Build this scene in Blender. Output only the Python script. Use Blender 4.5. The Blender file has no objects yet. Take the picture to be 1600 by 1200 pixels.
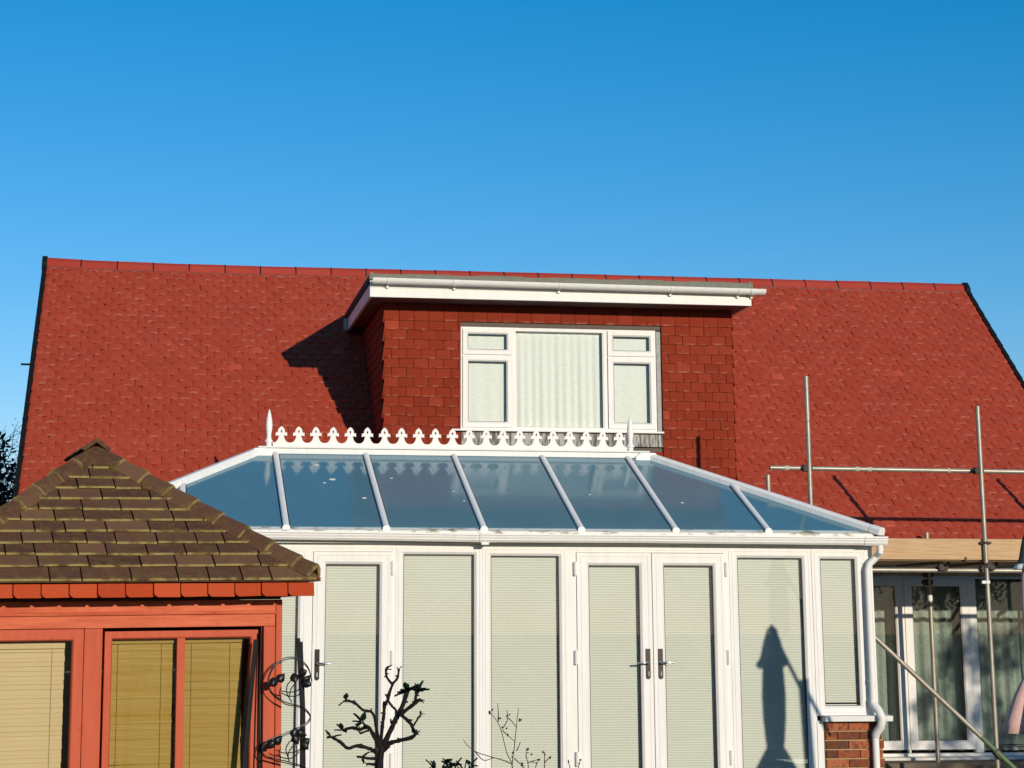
import bpy, bmesh, math, random
from math import sin, cos, tan, radians, pi, sqrt, hypot, atan2
from mathutils import Vector, Matrix
from mathutils.geometry import tessellate_polygon

random.seed(7)
S = bpy.context.scene
C = S.collection

# ------------------------------------------------------------------ camera
CAM_Z = 1.32
PITCH, YAW = radians(13.05), radians(8.711)
cam = bpy.data.cameras.new('camera'); cam_o = bpy.data.objects.new('camera', cam); C.objects.link(cam_o)
cam.sensor_width = 36; cam.lens = 3179 / 1600 * 36
cam.shift_x = 65 / 1600; cam.shift_y = -357 / 1600
cam.clip_end = 2000; cam.clip_start = 0.05
cam_o.location = (0, 0, CAM_Z); cam_o.rotation_euler = (pi / 2 + PITCH, 0, -YAW)
S.camera = cam_o
# ------------------------------------------------------------------ light
SUN_AZ, SUN_EL = radians(18), radians(12.4)
SUN = Vector((sin(SUN_AZ) * cos(SUN_EL), -cos(SUN_AZ) * cos(SUN_EL), sin(SUN_EL)))
world = bpy.data.worlds.new('World'); S.world = world; world.use_nodes = True
wn = world.node_tree; bg = wn.nodes['Background']
sky = wn.nodes.new('ShaderNodeTexSky'); sky.sky_type = 'NISHITA'; sky.sun_disc = False
sky.sun_elevation = SUN_EL; sky.sun_rotation = atan2(SUN.x, SUN.y)
sky.altitude = 0; sky.air_density = 1.0; sky.dust_density = 0.0; sky.ozone_density = 5.5
hs = wn.nodes.new('ShaderNodeHueSaturation'); hs.inputs['Saturation'].default_value = 1.15
hs.inputs['Value'].default_value = 1.0
grade = wn.nodes.new('ShaderNodeVectorMath'); grade.operation = 'MULTIPLY_ADD'      # clearer, more cyan winter air over the whole dome
grade.inputs[1].default_value = (1.72, 1.10, 1.0); grade.inputs[2].default_value = (-.31, 0, 0)
floor_ = wn.nodes.new('ShaderNodeVectorMath'); floor_.operation = 'MAXIMUM'; floor_.inputs[1].default_value = (0.02, 0, 0)
wn.links.new(sky.outputs[0], hs.inputs['Color']); wn.links.new(hs.outputs[0], grade.inputs[0])
wn.links.new(grade.outputs[0], floor_.inputs[0]); wn.links.new(floor_.outputs[0], bg.inputs['Color'])
bg.inputs['Strength'].default_value = 0.135
sl = bpy.data.lights.new('sun', 'SUN'); sl.energy = 3.75; sl.angle = radians(0.55); sl.color = (1.0, 0.893, 0.735)
so = bpy.data.objects.new('sun', sl); C.objects.link(so)
so.rotation_euler = (-SUN).to_track_quat('-Z', 'Y').to_euler(); so.location = (10, -20, 20)
S.view_settings.view_transform = 'Standard'; S.view_settings.look = 'None'
S.view_settings.exposure = 0.0; S.view_settings.gamma = 1.0; S.view_settings.use_curve_mapping = False
S.render.engine = 'CYCLES'
S.cycles.max_bounces = 8; S.cycles.transparent_max_bounces = 16
S.cycles.caustics_reflective = False; S.cycles.caustics_refractive = False

# ------------------------------------------------------------------ materials
class NT:
    def __init__(s, name):
        s.m = bpy.data.materials.new(name); s.m.use_nodes = True
        s.t = s.m.node_tree; s.n = s.t.nodes; s.l = s.t.links
        s.b = s.n['Principled BSDF']; s.out = s.n['Material Output']
    def node(s, t, **kw):
        n = s.n.new(t)
        for k, v in kw.items(): setattr(n, k, v)
        return n
    def set(s, sock, v):
        if hasattr(v, 'is_output') or isinstance(v, bpy.types.NodeSocket): s.l.new(v, sock)
        else: sock.default_value = v
    def coord(s, kind='Object'):
        return s.node('ShaderNodeTexCoord').outputs[kind]
    def mapping(s, vec, scale=(1, 1, 1), loc=(0, 0, 0)):
        m = s.node('ShaderNodeMapping'); s.l.new(vec, m.inputs[0])
        m.inputs['Scale'].default_value = scale; m.inputs['Location'].default_value = loc
        return m.outputs[0]
    def noise(s, vec, scale, detail=4, rough=.55, out='Fac'):
        n = s.node('ShaderNodeTexNoise'); s.l.new(vec, n.inputs['Vector'])
        n.inputs['Scale'].default_value = scale; n.inputs['Detail'].default_value = detail
        n.inputs['Roughness'].default_value = rough
        return n.outputs[out]
    def ramp(s, fac, stops):
        r = s.node('ShaderNodeValToRGB'); s.l.new(fac, r.inputs[0])
        e = r.color_ramp.elements
        while len(e) < len(stops): e.new(0.5)
        for i, (p, c) in enumerate(stops):
            e[i].position = p; e[i].color = c if len(c) == 4 else (*c, 1)
        return r.outputs[0]
    def mix(s, fac, a, b, mode='MIX'):
        n = s.node('ShaderNodeMix', data_type='RGBA', blend_type=mode)
        s.set(n.inputs['Factor'], fac)
        for sock, v in ((n.inputs['A'], a), (n.inputs['B'], b)):
            s.set(sock, v if not isinstance(v, tuple) else ((*v, 1) if len(v) == 3 else v))
        return n.outputs['Result']
    def math(s, op, a, b=0.0, c=None):
        n = s.node('ShaderNodeMath', operation=op)
        s.set(n.inputs[0], a); s.set(n.inputs[1], b)
        if c is not None: s.set(n.inputs[2], c)
        return n.outputs[0]
    def bump(s, h, strength=.3, dist=.01):
        n = s.node('ShaderNodeBump'); s.l.new(h, n.inputs['Height'])
        n.inputs['Strength'].default_value = strength; n.inputs['Distance'].default_value = dist
        s.l.new(n.outputs[0], s.b.inputs['Normal'])
    def fin(s, col=None, rough=.5, metal=0., spec=.5):
        if col is not None: s.set(s.b.inputs['Base Color'], col if not isinstance(col, tuple) else (*col[:3], 1))
        s.set(s.b.inputs['Roughness'], rough); s.b.inputs['Metallic'].default_value = metal
        s.b.inputs['Specular IOR Level'].default_value = spec
        return s.m

def simple(name, col, rough=.5, metal=0., var=.12, scale=9., spec=.5, bump=0.):
    t = NT(name); co = t.coord()
    f = t.noise(co, scale, 5)
    a = tuple(c * (1 - var) for c in col); b = tuple(min(1, c * (1 + var)) for c in col)
    t.fin(t.mix(f, a, b), rough, metal, spec)
    if bump: t.bump(t.noise(co, scale * 6, 4), bump, .01)
    return t.m

def attr_tile(name, c_dark, c_mid, c_light, worn_sunlit, worn_sunlit_amt, rough=.6, spec=.35, lichen=None):
    """tile body: attribute 'tint' R = random per tile, G = 0 at the tail .. 1 at the head, B across"""
    t = NT(name)
    a = t.node('ShaderNodeAttribute', attribute_name='tint'); sep = t.node('ShaderNodeSeparateColor')
    t.l.new(a.outputs['Color'], sep.inputs[0])
    geo = t.node('ShaderNodeNewGeometry').outputs['Position']
    base = t.ramp(sep.outputs[0], [(0, c_dark), (.5, c_mid), (.93, c_light), (1, tuple(min(1, c * 1.25) for c in c_light))])
    n1 = t.noise(geo, 1.3, 4); base = t.mix(t.math('MULTIPLY', n1, .45), base, tuple(c * .75 for c in c_dark))
    n2 = t.noise(geo, 60, 3)
    base = t.mix(t.math('MULTIPLY', t.ramp(n2, [(.45, (0, 0, 0)), (.75, (1, 1, 1))]), .35), base, c_light)
    if lichen:
        l = t.ramp(t.noise(geo, 15, 6, .75), [(.46, (0, 0, 0)), (.62, (1, 1, 1))])
        eg = t.math('MAXIMUM', t.math('SUBTRACT', 1.0, t.math('MULTIPLY', sep.outputs[1], 3.2)), 0.30)
        base = t.mix(t.math('MULTIPLY', t.math('MULTIPLY', l, 1.0), eg), base, lichen)
    # pale tail edge: wear, on roof tiles also painted-in sunlight, broken up by noise
    edge = t.math('SUBTRACT', 1.0, t.math('MULTIPLY', sep.outputs[1], 13.0 if lichen else 7.0))
    n3 = t.ramp(t.noise(geo, 11, 4), [(.36, (0, 0, 0)), (.56, (1, 1, 1))] if lichen else [(.48, (0, 0, 0)), (.66, (1, 1, 1))])
    mid = t.math('SUBTRACT', 1.0, t.math('ABSOLUTE', t.math('MULTIPLY', t.math('SUBTRACT', sep.outputs[2], .5), 2.0)))
    w = t.math('MULTIPLY', t.math('MULTIPLY', t.math('MAXIMUM', edge, 0.0), n3), t.math('MINIMUM', t.math('MULTIPLY', mid, 2.2), 1.0))
    base = t.mix(t.math('MULTIPLY', w, worn_sunlit_amt), base, worn_sunlit)
    n4 = t.ramp(t.noise(geo, 110, 2), [(.74, (0, 0, 0)), (.78, (1, 1, 1))])
    base = t.mix(t.math('MULTIPLY', n4, .5), base, worn_sunlit)
    t.bump(t.noise(geo, 90, 4), .25, .006)
    return t.fin(base, rough, 0, spec)

M = {}
def upvc(name, col, stain=.10):
    t = NT(name); co = t.node('ShaderNodeNewGeometry').outputs['Position']
    streak = t.noise(t.mapping(co, (6, 6, .7)), 3, 5)
    f = t.math('MULTIPLY', t.ramp(streak, [(.45, (0, 0, 0)), (.8, (1, 1, 1))]), stain * 2)
    base = t.mix(f, col, tuple(c * .72 for c in col))
    sp = t.ramp(t.noise(co, 55, 3), [(.70, (0, 0, 0)), (.78, (1, 1, 1))])
    base = t.mix(t.math('MULTIPLY', sp, stain), base, (.35, .32, .26))
    return t.fin(base, .5, 0, .25)
M['white'] = upvc('white_upvc', (.79, .765, .715), .16)
M['white_roof'] = upvc('white_roof_bar', (.84, .82, .78), .2)
t = NT('white_eaves_trim'); co = t.node('ShaderNodeNewGeometry').outputs['Position']
mm = t.ramp(t.noise(t.mapping(co, (1, 1, 3)), 5.5, 6, .7), [(.50, (0, 0, 0)), (.60, (1, 1, 1))])
mo = t.ramp(t.noise(co, 1.9, 3), [(.45, (.10, .08, .05)), (.6, (.22, .20, .05))])
M['white_moss'] = t.fin(t.mix(t.math('MULTIPLY', mm, .8), (.76, .73, .66), mo), .5)
M['black'] = simple('black_rubber', (.008, .008, .009), .5)
M['verge'] = simple('black_verge_plastic', (.010, .010, .011), .7, 0, .1, 9, .15)
M['iron'] = simple('black_wrought_iron', (.010, .009, .009), .42, 0, .3, 30)
M['roof_tile'] = attr_tile('painted_red_plain_tile', (.37, .050, .024), (.415, .060, .030), (.45, .077, .041), (.62, .25, .17), .55, .7, .2)
M['hung_tile'] = attr_tile('clay_hung_tile', (.20, .024, .009), (.255, .032, .012), (.31, .048, .022), (.55, .25, .16), .45, .8, .12)
M['ridge'] = attr_tile('ridge_tile', (.36, .040, .024), (.40, .048, .028), (.42, .06, .035), (.6, .25, .2), .2, .6, .25)
M['shingle'] = attr_tile('mossy_brown_tile', (.090, .044, .030), (.125, .060, .038), (.170, .088, .052), (.42, .32, .12), .95, .9, .05, (.185, .14, .032))
M['orange_tile'] = attr_tile('terracotta_eaves_tile', (.40, .050, .013), (.46, .062, .016), (.52, .08, .025), (.6, .2, .1), .12, .6, .06)
def glass(name, tint, ior=1.5, rough=0.0):
    t = NT(name); t.n.remove(t.b)
    tr = t.node('ShaderNodeBsdfTransparent'); tr.inputs[0].default_value = (*tint, 1)
    gl = t.node('ShaderNodeBsdfGlossy'); gl.inputs['Roughness'].default_value = rough
    fr = t.node('ShaderNodeFresnel'); fr.inputs[0].default_value = ior
    mx = t.node('ShaderNodeMixShader'); t.l.new(fr.outputs[0], mx.inputs[0]); t.l.new(tr.outputs[0], mx.inputs[1]); t.l.new(gl.outputs[0], mx.inputs[2])
    t.l.new(mx.outputs[0], t.out.inputs[0]); return t.m
M['glass'] = glass('window_glass', (.96, .98, .96), 1.45)
M['patio_glass'] = glass('patio_glass', (.80, .84, .82), 1.5)
# blue solar-control roof glazing: body-tinted, mirror-smooth skin
t = NT('blue_roof_glass'); co = t.node('ShaderNodeNewGeometry').outputs['Position']
d = t.ramp(t.noise(co, 2.2, 5), [(.35, (.085, .215, .278)), (.7, (.100, .232, .292))])
d = t.mix(t.math('MULTIPLY', t.ramp(t.noise(co, 26, 5), [(.6, (0, 0, 0)), (.8, (1, 1, 1))]), .10), d, (.25, .3, .3))
M['roof_glass'] = t.fin(d, .10, 0, .5); t.b.inputs['IOR'].default_value = 1.5
t.bump(t.noise(co, 1.2, 2), .03, .02)
M['dropping'] = simple('bird_dropping', (.75, .76, .74), .8)
def pleat():
    t = NT('pleated_blind'); co = t.node('ShaderNodeNewGeometry').outputs['Position']
    f = t.noise(co, 3, 4)
    c = t.mix(f, (.71, .692, .645), (.765, .747, .70))
    return t.fin(c, .85, 0, .1)
M['pleat'] = pleat()
def cloth(name, a, b, emis=None):
    t = NT(name); co = t.node('ShaderNodeNewGeometry').outputs['Position']
    l = t.ramp(t.noise(co, 28, 4), [(.42, a), (.66, b)])
    m = t.fin(l, .9, 0, .1)
    return m
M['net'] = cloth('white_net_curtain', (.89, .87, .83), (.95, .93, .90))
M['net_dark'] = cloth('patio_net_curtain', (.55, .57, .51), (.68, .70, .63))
M['felt'] = simple('grey_roof_felt', (.20, .20, .155), .9, 0, .3, 30, .2, .4)
M['lead'] = simple('lead_flashing', (.33, .32, .29), .6, 0, .35, 22, .4, .2)
t = NT('dirty_apron'); co = t.node('ShaderNodeNewGeometry').outputs['Position']
st = t.ramp(t.noise(t.mapping(co, (30, 30, 2.5)), 2.0, 4), [(.42, (.10, .09, .07)), (.56, (.42, .40, .36))])
M['apron'] = t.fin(st, .8)
M['soffit'] = simple('brown_soffit', (.10, .07, .055), .7)
M['render'] = simple('wall_render', (.5, .46, .40), .9)
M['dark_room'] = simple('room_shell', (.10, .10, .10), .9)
M['floor'] = simple('floor_tiles', (.35, .30, .25), .6)
def metal_tube(name, a, b, rust):
    t = NT(name); co = t.node('ShaderNodeNewGeometry').outputs['Position']
    c = t.ramp(t.noise(co, 5, 5, .65), [(.3, a), (.7, b)])
    r = t.ramp(t.noise(co, 14, 5, .7), [(.60, (0, 0, 0)), (.72, (1, 1, 1))])
    return t.fin(t.mix(t.math('MULTIPLY', r, .6), c, rust), .42, .35, .5)
M['tube'] = metal_tube('galvanised_tube', (.27, .235, .18), (.42, .38, .30), (.12, .07, .04))
M['tube_green'] = simple('green_painted_tube', (.10, .16, .07), .6, 0, .3, 14)
M['coupler'] = simple('rusty_coupler', (.05, .032, .024), .7, .2, .5, 40)
def wood(name, a, b, grain=(1.2, 22, 22), rough=.65, scale=2.5, dirt=.0):
    t = NT(name); co = t.coord()
    n = t.noise(t.mapping(co, grain), scale, 6, .65)
    c = t.ramp(n, [(.3, a), (.7, b)])
    k = t.ramp(t.noise(co, 7, 3), [(.66, (0, 0, 0)), (.74, (1, 1, 1))])
    c = t.mix(t.math('MULTIPLY', k, .35), c, tuple(x * .5 for x in a))
    if dirt:
        dd = t.ramp(t.noise(t.mapping(co, (5, 30, 30)), 3.5, 5, .7), [(.60, (0, 0, 0)), (.70, (1, 1, 1))])
        c = t.mix(t.math('MULTIPLY', dd, dirt), c, (.10, .022, .012))
    t.bump(n, .2, .004)
    return t.fin(c, rough, 0, .35)
M['board'] = wood('scaffold_board_wood', (.42, .245, .11), (.60, .40, .21))
M['red_wood'] = wood('red_stained_wood', (.46, .078, .030), (.68, .165, .075), (1.5, 16, 16), .75, 2.0, .8)
M['red_wood_v'] = wood('red_stained_wood_upright', (.46, .075, .028), (.56, .10, .042), (16, 16, 1.5), .7, 2.0, .2)
M['slat_pale'] = wood('pale_blind_slat', (.60, .42, .22), (.68, .49, .27), (1, 30, 30), .6)
M['slat_gold'] = wood('golden_blind_slat', (.33, .185, .018), (.45, .265, .042), (1, 30, 30), .6)
M['chrome'] = simple('polished_chrome', (.62, .60, .57), .16, 1.0, .03)
M['dark_chrome'] = simple('dark_chrome', (.06, .05, .045), .2, .8, .05)
def brick_mat():
    t = NT('stock_brick'); r = t.node('ShaderNodeObjectInfo').outputs['Random']
    co = t.node('ShaderNodeNewGeometry').outputs['Position']
    c = t.ramp(r, [(0, (.13, .045, .025)), (.35, (.24, .065, .028)), (.7, (.33, .09, .035)), (1, (.42, .13, .055))])
    c = t.mix(t.math('MULTIPLY', t.ramp(t.noise(co, 24, 5), [(.48, (0, 0, 0)), (.66, (1, 1, 1))]), .75), c, (.07, .04, .035))
    t.bump(t.noise(co, 70, 4), .5, .01)
    return t.fin(c, .9, 0, .2)
M['brick'] = brick_mat()
M['mortar'] = simple('yellow_mortar', (.46, .33, .16), .95, 0, .15, 40, .1)
M['bark'] = simple('shade_dark_bark', (.010, .008, .007), .8, 0, .4, 30, .2)  # dark bark, made near-black to stand for the shade over the shrub
M['dark_leaf'] = simple('dark_evergreen_leaf', (.006, .016, .011), .5, 0, .4, 20, .35)
M['twig'] = simple('brown_twig', (.055, .03, .022), .8)
M['bud'] = simple('dark_bud', (.03, .015, .012), .8)
M['bare_bark'] = simple('bare_grey_bark', (.05, .045, .05), .9)
M['bare_bud'] = simple('pale_blossom_bud', (.42, .38, .40), .9)
M['garden_leaf'] = simple('green_leaf', (.05, .085, .025), .55, 0, .3, 6)
M['hedge_leaf'] = simple('dark_hedge_leaf', (.010, .016, .009), .6, 0, .5, 8)  # very dark green leaf colour with random variation
M['pink'] = cloth('pale_pink_canvas', (.78, .46, .38), (.84, .52, .44))
M['trim_white'] = simple('white_trim', (.78, .76, .72), .7)
M['tape'] = simple('worn_tape', (.46, .44, .37), .7)
M['valance'] = simple('dark_green_lining', (.03, .045, .035), .8)
t = NT('lawn_grass'); co = t.node('ShaderNodeNewGeometry').outputs['Position']
g = t.ramp(t.noise(co, 3, 8, .7), [(.3, (.025, .05, .012)), (.7, (.07, .10, .03))]); t.bump(t.noise(co, 40, 4), .6, .03); M['lawn'] = t.fin(g, .95, 0, .1)
M['paving'] = simple('paving_slab', (.20, .175, .14), .85, 0, .25, 4, .3, .2)
M['step'] = simple('timber_step', (.13, .10, .065), .85, 0, .5, 12)

# ------------------------------------------------------------------ mesh helpers
class MB:
    def __init__(s): s.v = []; s.f = []; s.t = []
    def add(s, vs, fs, tint=None):
        o = len(s.v); s.v += [tuple(p) for p in vs]; s.f += [tuple(i + o for i in f) for f in fs]
        s.t += tint if tint else [(.5, .5, .5)] * len(vs)
        return s
    def box(s, x0, x1, y0, y1, z0, z1, xf=None):
        vs = [Vector(p) for p in ((x0, y0, z0), (x1, y0, z0), (x1, y1, z0), (x0, y1, z0), (x0, y0, z1), (x1, y0, z1), (x1, y1, z1), (x0, y1, z1))]
        if xf is not None: vs = [xf @ p for p in vs]
        return s.add(vs, [(0, 3, 2, 1), (4, 5, 6, 7), (0, 1, 5, 4), (1, 2, 6, 5), (2, 3, 7, 6), (3, 0, 4, 7)])
    def ring(s, x0, x1, z0, z1, prof, y0=0.0, xf=None):
        """mitred rectangular frame; prof = closed list of (inset, depth)"""
        n = len(prof); vs = []
        for d, y in prof:
            vs += [Vector((x0 + d, y0 + y, z0 + d)), Vector((x1 - d, y0 + y, z0 + d)), Vector((x1 - d, y0 + y, z1 - d)), Vector((x0 + d, y0 + y, z1 - d))]
        if xf is not None: vs = [xf @ p for p in vs]
        fs = []
        for i in range(n):
            j = (i + 1) % n
            for k in range(4):
                l = (k + 1) % 4
                fs.append((i * 4 + k, i * 4 + l, j * 4 + l, j * 4 + k))
        return s.add(vs, fs)
    def tube(s, pts, r, n=10, cap=True, prof=None):
        pts = [Vector(p) for p in pts]; m = len(pts)
        rs = r if isinstance(r, (list, tuple)) else [r] * m
        up = Vector((0, 0, 1)); vs = []; prev = None
        for i, p in enumerate(pts):
            d = (pts[min(i + 1, m - 1)] - pts[max(i - 1, 0)]).normalized()
            if prev is None:
                a = d.cross(up)
                if a.length < 1e-3: a = d.cross(Vector((1, 0, 0)))
            else: a = prev - d * prev.dot(d)
            a.normalize(); prev = a; b = d.cross(a)
            for k in range(n):
                t = 2 * pi * k / n; vs.append(p + (a * cos(t) + b * sin(t)) * rs[i])
        fs = []
        for i in range(m - 1):
            for k in range(n):
                l = (k + 1) % n; fs.append((i * n + k, i * n + l, (i + 1) * n + l, (i + 1) * n + k))
        if cap: fs += [tuple(range(n - 1, -1, -1)), tuple((m - 1) * n + k for k in range(n))]
        return s.add(vs, fs)
    def sweep(s, prof, a, b, side, upv):
        """extrude a closed 2-D profile (side, up) from point a to b"""
        a, b, side, upv = Vector(a), Vector(b), Vector(side), Vector(upv); n = len(prof)
        vs = [q + side * u + upv * w for q in (a, b) for u, w in prof]
        fs = [(k, (k + 1) % n, n + (k + 1) % n, n + k) for k in range(n)] + [tuple(range(n - 1, -1, -1)), tuple(range(n, 2 * n))]
        return s.add(vs, fs)
    def extrude(s, loops, fn, d0, d1):
        """plate from outline loops (first = outer, rest = holes); fn(u, v, d) -> point"""
        tri = tessellate_polygon([[Vector((u, v, 0)) for u, v in l] for l in loops])
        flat = [p for l in loops for p in l]; n = len(flat)
        vs = [fn(u, v, d0) for u, v in flat] + [fn(u, v, d1) for u, v in flat]
        fs = [tuple(t) for t in tri] + [tuple(i + n for i in reversed(t)) for t in tri]
        o = 0
        for l in loops:
            m = len(l)
            for k in range(m): fs.append((o + k, o + (k + 1) % m, n + o + (k + 1) % m, n + o + k))
            o += m
        return s.add(vs, fs)
    def lathe(s, c, prof, n=16):
        c = Vector(c); m = len(prof); vs = []
        for r, z in prof:
            for k in range(n): vs.append(c + Vector((r * cos(2 * pi * k / n), r * sin(2 * pi * k / n), z)))
        fs = [(i * n + k, i * n + (k + 1) % n, (i + 1) * n + (k + 1) % n, (i + 1) * n + k) for i in range(m - 1) for k in range(n)]
        fs += [tuple(range(n - 1, -1, -1)), tuple((m - 1) * n + k for k in range(n))]
        return s.add(vs, fs)
    def mesh(s, name, mat, smooth=False, recalc=True):
        me = bpy.data.meshes.new(name); me.from_pydata([tuple(p) for p in s.v], [], s.f)
        if recalc:
            bm = bmesh.new(); bm.from_mesh(me); bmesh.ops.recalc_face_normals(bm, faces=bm.faces); bm.to_mesh(me); bm.free()
        a = me.color_attributes.new('tint', 'FLOAT_COLOR', 'POINT')
        a.data.foreach_set('color', [x for c in s.t for x in (*c, 1.0)])
        if smooth:
            me.polygons.foreach_set('use_smooth', [True] * len(me.polygons))
        me.materials.append(M[mat]); me.update()
        return me

def link(name, me, parent=None, mat_w=None):
    o = bpy.data.objects.new(name, me); C.objects.link(o)
    if parent is not None: o.parent = parent
    if mat_w is not None: o.matrix_basis = mat_w
    return o
def thing(name, label, cat, loc=(0, 0, 0), rot=None, group=None):
    o = bpy.data.objects.new(name, None); C.objects.link(o); o.empty_display_size = .2
    o.location = loc
    if rot: o.rotation_euler = rot
    tag(o, label, cat, group); return o
def tag(o, label, cat, group=None):
    o['label'] = label; o['category'] = cat
    if group: o['group'] = group
    return o
def part(mb, name, mat, root, smooth=False, bevel=0., label=None):
    """a part whose mesh is in world coordinates under an unrotated root (or in root coordinates if root is rotated)"""
    o = link(name, mb.mesh(name, mat, smooth), root)
    if root is not None and root.parent is None and root.type == 'EMPTY' and not root.get('local'): o.location = -root.location
    if bevel:
        b = o.modifiers.new('bevel', 'BEVEL'); b.width = bevel; b.segments = 2; b.limit_method = 'ANGLE'
    if smooth:
        try: o.data.set_sharp_from_angle(angle=radians(40))
        except Exception: pass
    if label: o['label'] = label
    return o
def structure(mb, name, mat):
    o = link(name, mb.mesh(name, mat)); o['kind'] = 'structure'; return o

# where a point shows in the picture: used only to pick which tiles of a big field become single objects
_f = Vector((sin(YAW) * cos(PITCH), cos(YAW) * cos(PITCH), sin(PITCH))); _r = Vector((cos(YAW), -sin(YAW), 0)); _u = _r.cross(_f)
def shown(p):
    p = Vector(p) - Vector((0, 0, CAM_Z)); d = p.dot(_f)
    return 735 + 3179 * p.dot(_r) / d, 243 - 3179 * p.dot(_u) / d, d

# ================================================================== SETTING
g = MB(); g.add([(-400, -400, -.25), (400, -400, -.25), (400, 800, -.25), (-400, 800, -.25)], [(0, 1, 2, 3)])
structure(g, 'lawn', 'lawn')
g = MB(); g.box(-3.0, 14, 16.6, 22.28, -.249, -.205)
structure(g, 'patio', 'paving')

# ================================================================== HOUSE
P_ROOF = radians(42); TP = tan(P_ROOF)
Z0 = 2.856; Y0 = 22.587                       # a point on the roof slope
XL, XR = -1.47, 10.70; YE, YR = 21.90, 25.82  # verges, eaves and ridge
def roof_z(Y): return Z0 + (Y - Y0) * TP
ZR = roof_z(YR); ZE = roof_z(YE)
house = thing('house', 'bungalow with red tiled roof and a wide tile-hung dormer', 'house', (4.6, 22.3, -.25))
YW = 22.30
def swell(X, s): return (.05 * math.exp(-(X - XL) / .75) - .012 * math.exp(-((X - 1.2) / 1.8) ** 2)) * max(0., s / 5.3 - .35)
# front wall with the patio opening, gables, back
b = MB()
b.box(-1.2, 7.10, YW, YW + .25, -.25, ZE + .25); b.box(7.10, 10.4, YW, YW + .25, 1.90, ZE + .25); b.box(10.05, 10.4, YW, YW + .25, -.25, 1.9)
b.box(7.10, 10.05, YW, YW + .25, -.25, -.09)
part(b, 'front_wall', 'render', house)
b = MB()
for x in (-1.2, 10.25):
    yb = 2 * YR - YW
    b.extrude([[(YW + .25, -.25), (yb, -.25), (yb, ZE + .2), (YR, ZR - .12), (YW + .25, ZE + .35)]], lambda u, v, d, x=x: (x + d, u, v), 0, .15)
part(b, 'gable_wall', 'render', house)
b = MB(); b.box(-1.2, 10.4, 2 * YR - YW, 2 * YR - YW + .2, -.25, ZE + .2); part(b, 'back_wall', 'render', house)
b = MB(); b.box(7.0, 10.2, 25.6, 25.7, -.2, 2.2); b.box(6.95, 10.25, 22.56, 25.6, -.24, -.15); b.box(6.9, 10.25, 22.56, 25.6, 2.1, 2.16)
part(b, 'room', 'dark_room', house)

roof = MB()
th = .05
for sgn in (1, -1):
    def yy(Y, sgn=sgn): return Y if sgn == 1 else 2 * YR - Y
    vs = []
    for X in (XL + .02, XR - .02):
        for Y, dz in ((YE + .03, -.02), (YR, -.02), (YR, -.02 - th), (YE + .03, -.02 - th)): vs.append((X, yy(Y), roof_z(Y) + dz))
    roof.add(vs, [(0, 1, 2, 3), (4, 7, 6, 5), (0, 4, 5, 1), (1, 5, 6, 2), (2, 6, 7, 3), (3, 7, 4, 0)])
roof_o = part(roof, 'roof', 'soffit', house)
part(MB().box(XL + .1, XR - .1, YE + .03, YW, ZE - .14, ZE - .10), 'eaves_soffit', 'soffit', roof_o)
part(MB().box(XL + .1, XR - .1, YE + .0, YE + .03, ZE - .18, ZE - .02), 'eaves_fascia', 'white', roof_o)

# --- a plain tile: slightly cambered slab; v runs from tail to head
TW, TL = .166, .215
def tile_geo(w=TW, L=TL, th=.013, camber=.006, lift=.022, rnd=.5, nseg=4, jit=0.):
    vs, tt = [], []
    for top in (1, 0):
        for v in (0., 1.):
            for i in range(nseg + 1):
                u = i / nseg - .5
                z = camber * (1 - (2 * u) ** 2) + lift * (1 - v) + (th if top else 0) + jit * random.uniform(-1, 1) * .3
                vs.append((u * w, v * L, z)); tt.append((rnd, v, u + .5))
    n = nseg + 1; fs = []
    for i in range(nseg):
        fs += [(i, i + 1, n + i + 1, n + i), (2 * n + i, 3 * n + i, 3 * n + i + 1, 2 * n + i + 1), (i, 2 * n + i, 2 * n + i + 1, i + 1)]
    fs += [(0, n, 3 * n, 2 * n), (n - 1, 3 * n - 1, 4 * n - 1, 2 * n - 1)]
    # give the tail face its own vertices so that it reads as an edge
    return vs, fs, tt

def tile_field(specs, parent, matname, partname, fieldname, limit, hidden, geo_kw):
    """specs: list of (matrix, random, width). The nearest visible ones become single parts, the rest one field."""
    scored = []
    for k, (mw, rnd, w) in enumerate(specs):
        x, y, d = shown(mw.translation + mw.to_3x3() @ Vector((0, .06, .01)))
        vis = 0 < x < 1600 and 0 < y < 1200 and not hidden(x, y)
        scored.append((0 if vis else 1, d, k))
    scored.sort(); single = {k for v, d, k in scored[:limit] if v == 0}
    bank = {}
    mb = MB()
    for k, (mw, rnd, w) in enumerate(specs):
        if k in single:
            key = (round(w, 3), round(rnd * 15))
            if key not in bank:
                m1 = MB(); m1.add(*tile_geo(w=w - .005, rnd=key[1] / 15, **geo_kw)); bank[key] = m1.mesh(partname, matname)
            link(partname, bank[key], parent, mw)
        else:
            v, f, t = tile_geo(w=w - .005, rnd=rnd, **geo_kw)
            mb.add([mw @ Vector(p) for p in v], f, t)
    o = part(mb, fieldname, matname, parent); o['kind'] = 'stuff'

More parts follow.
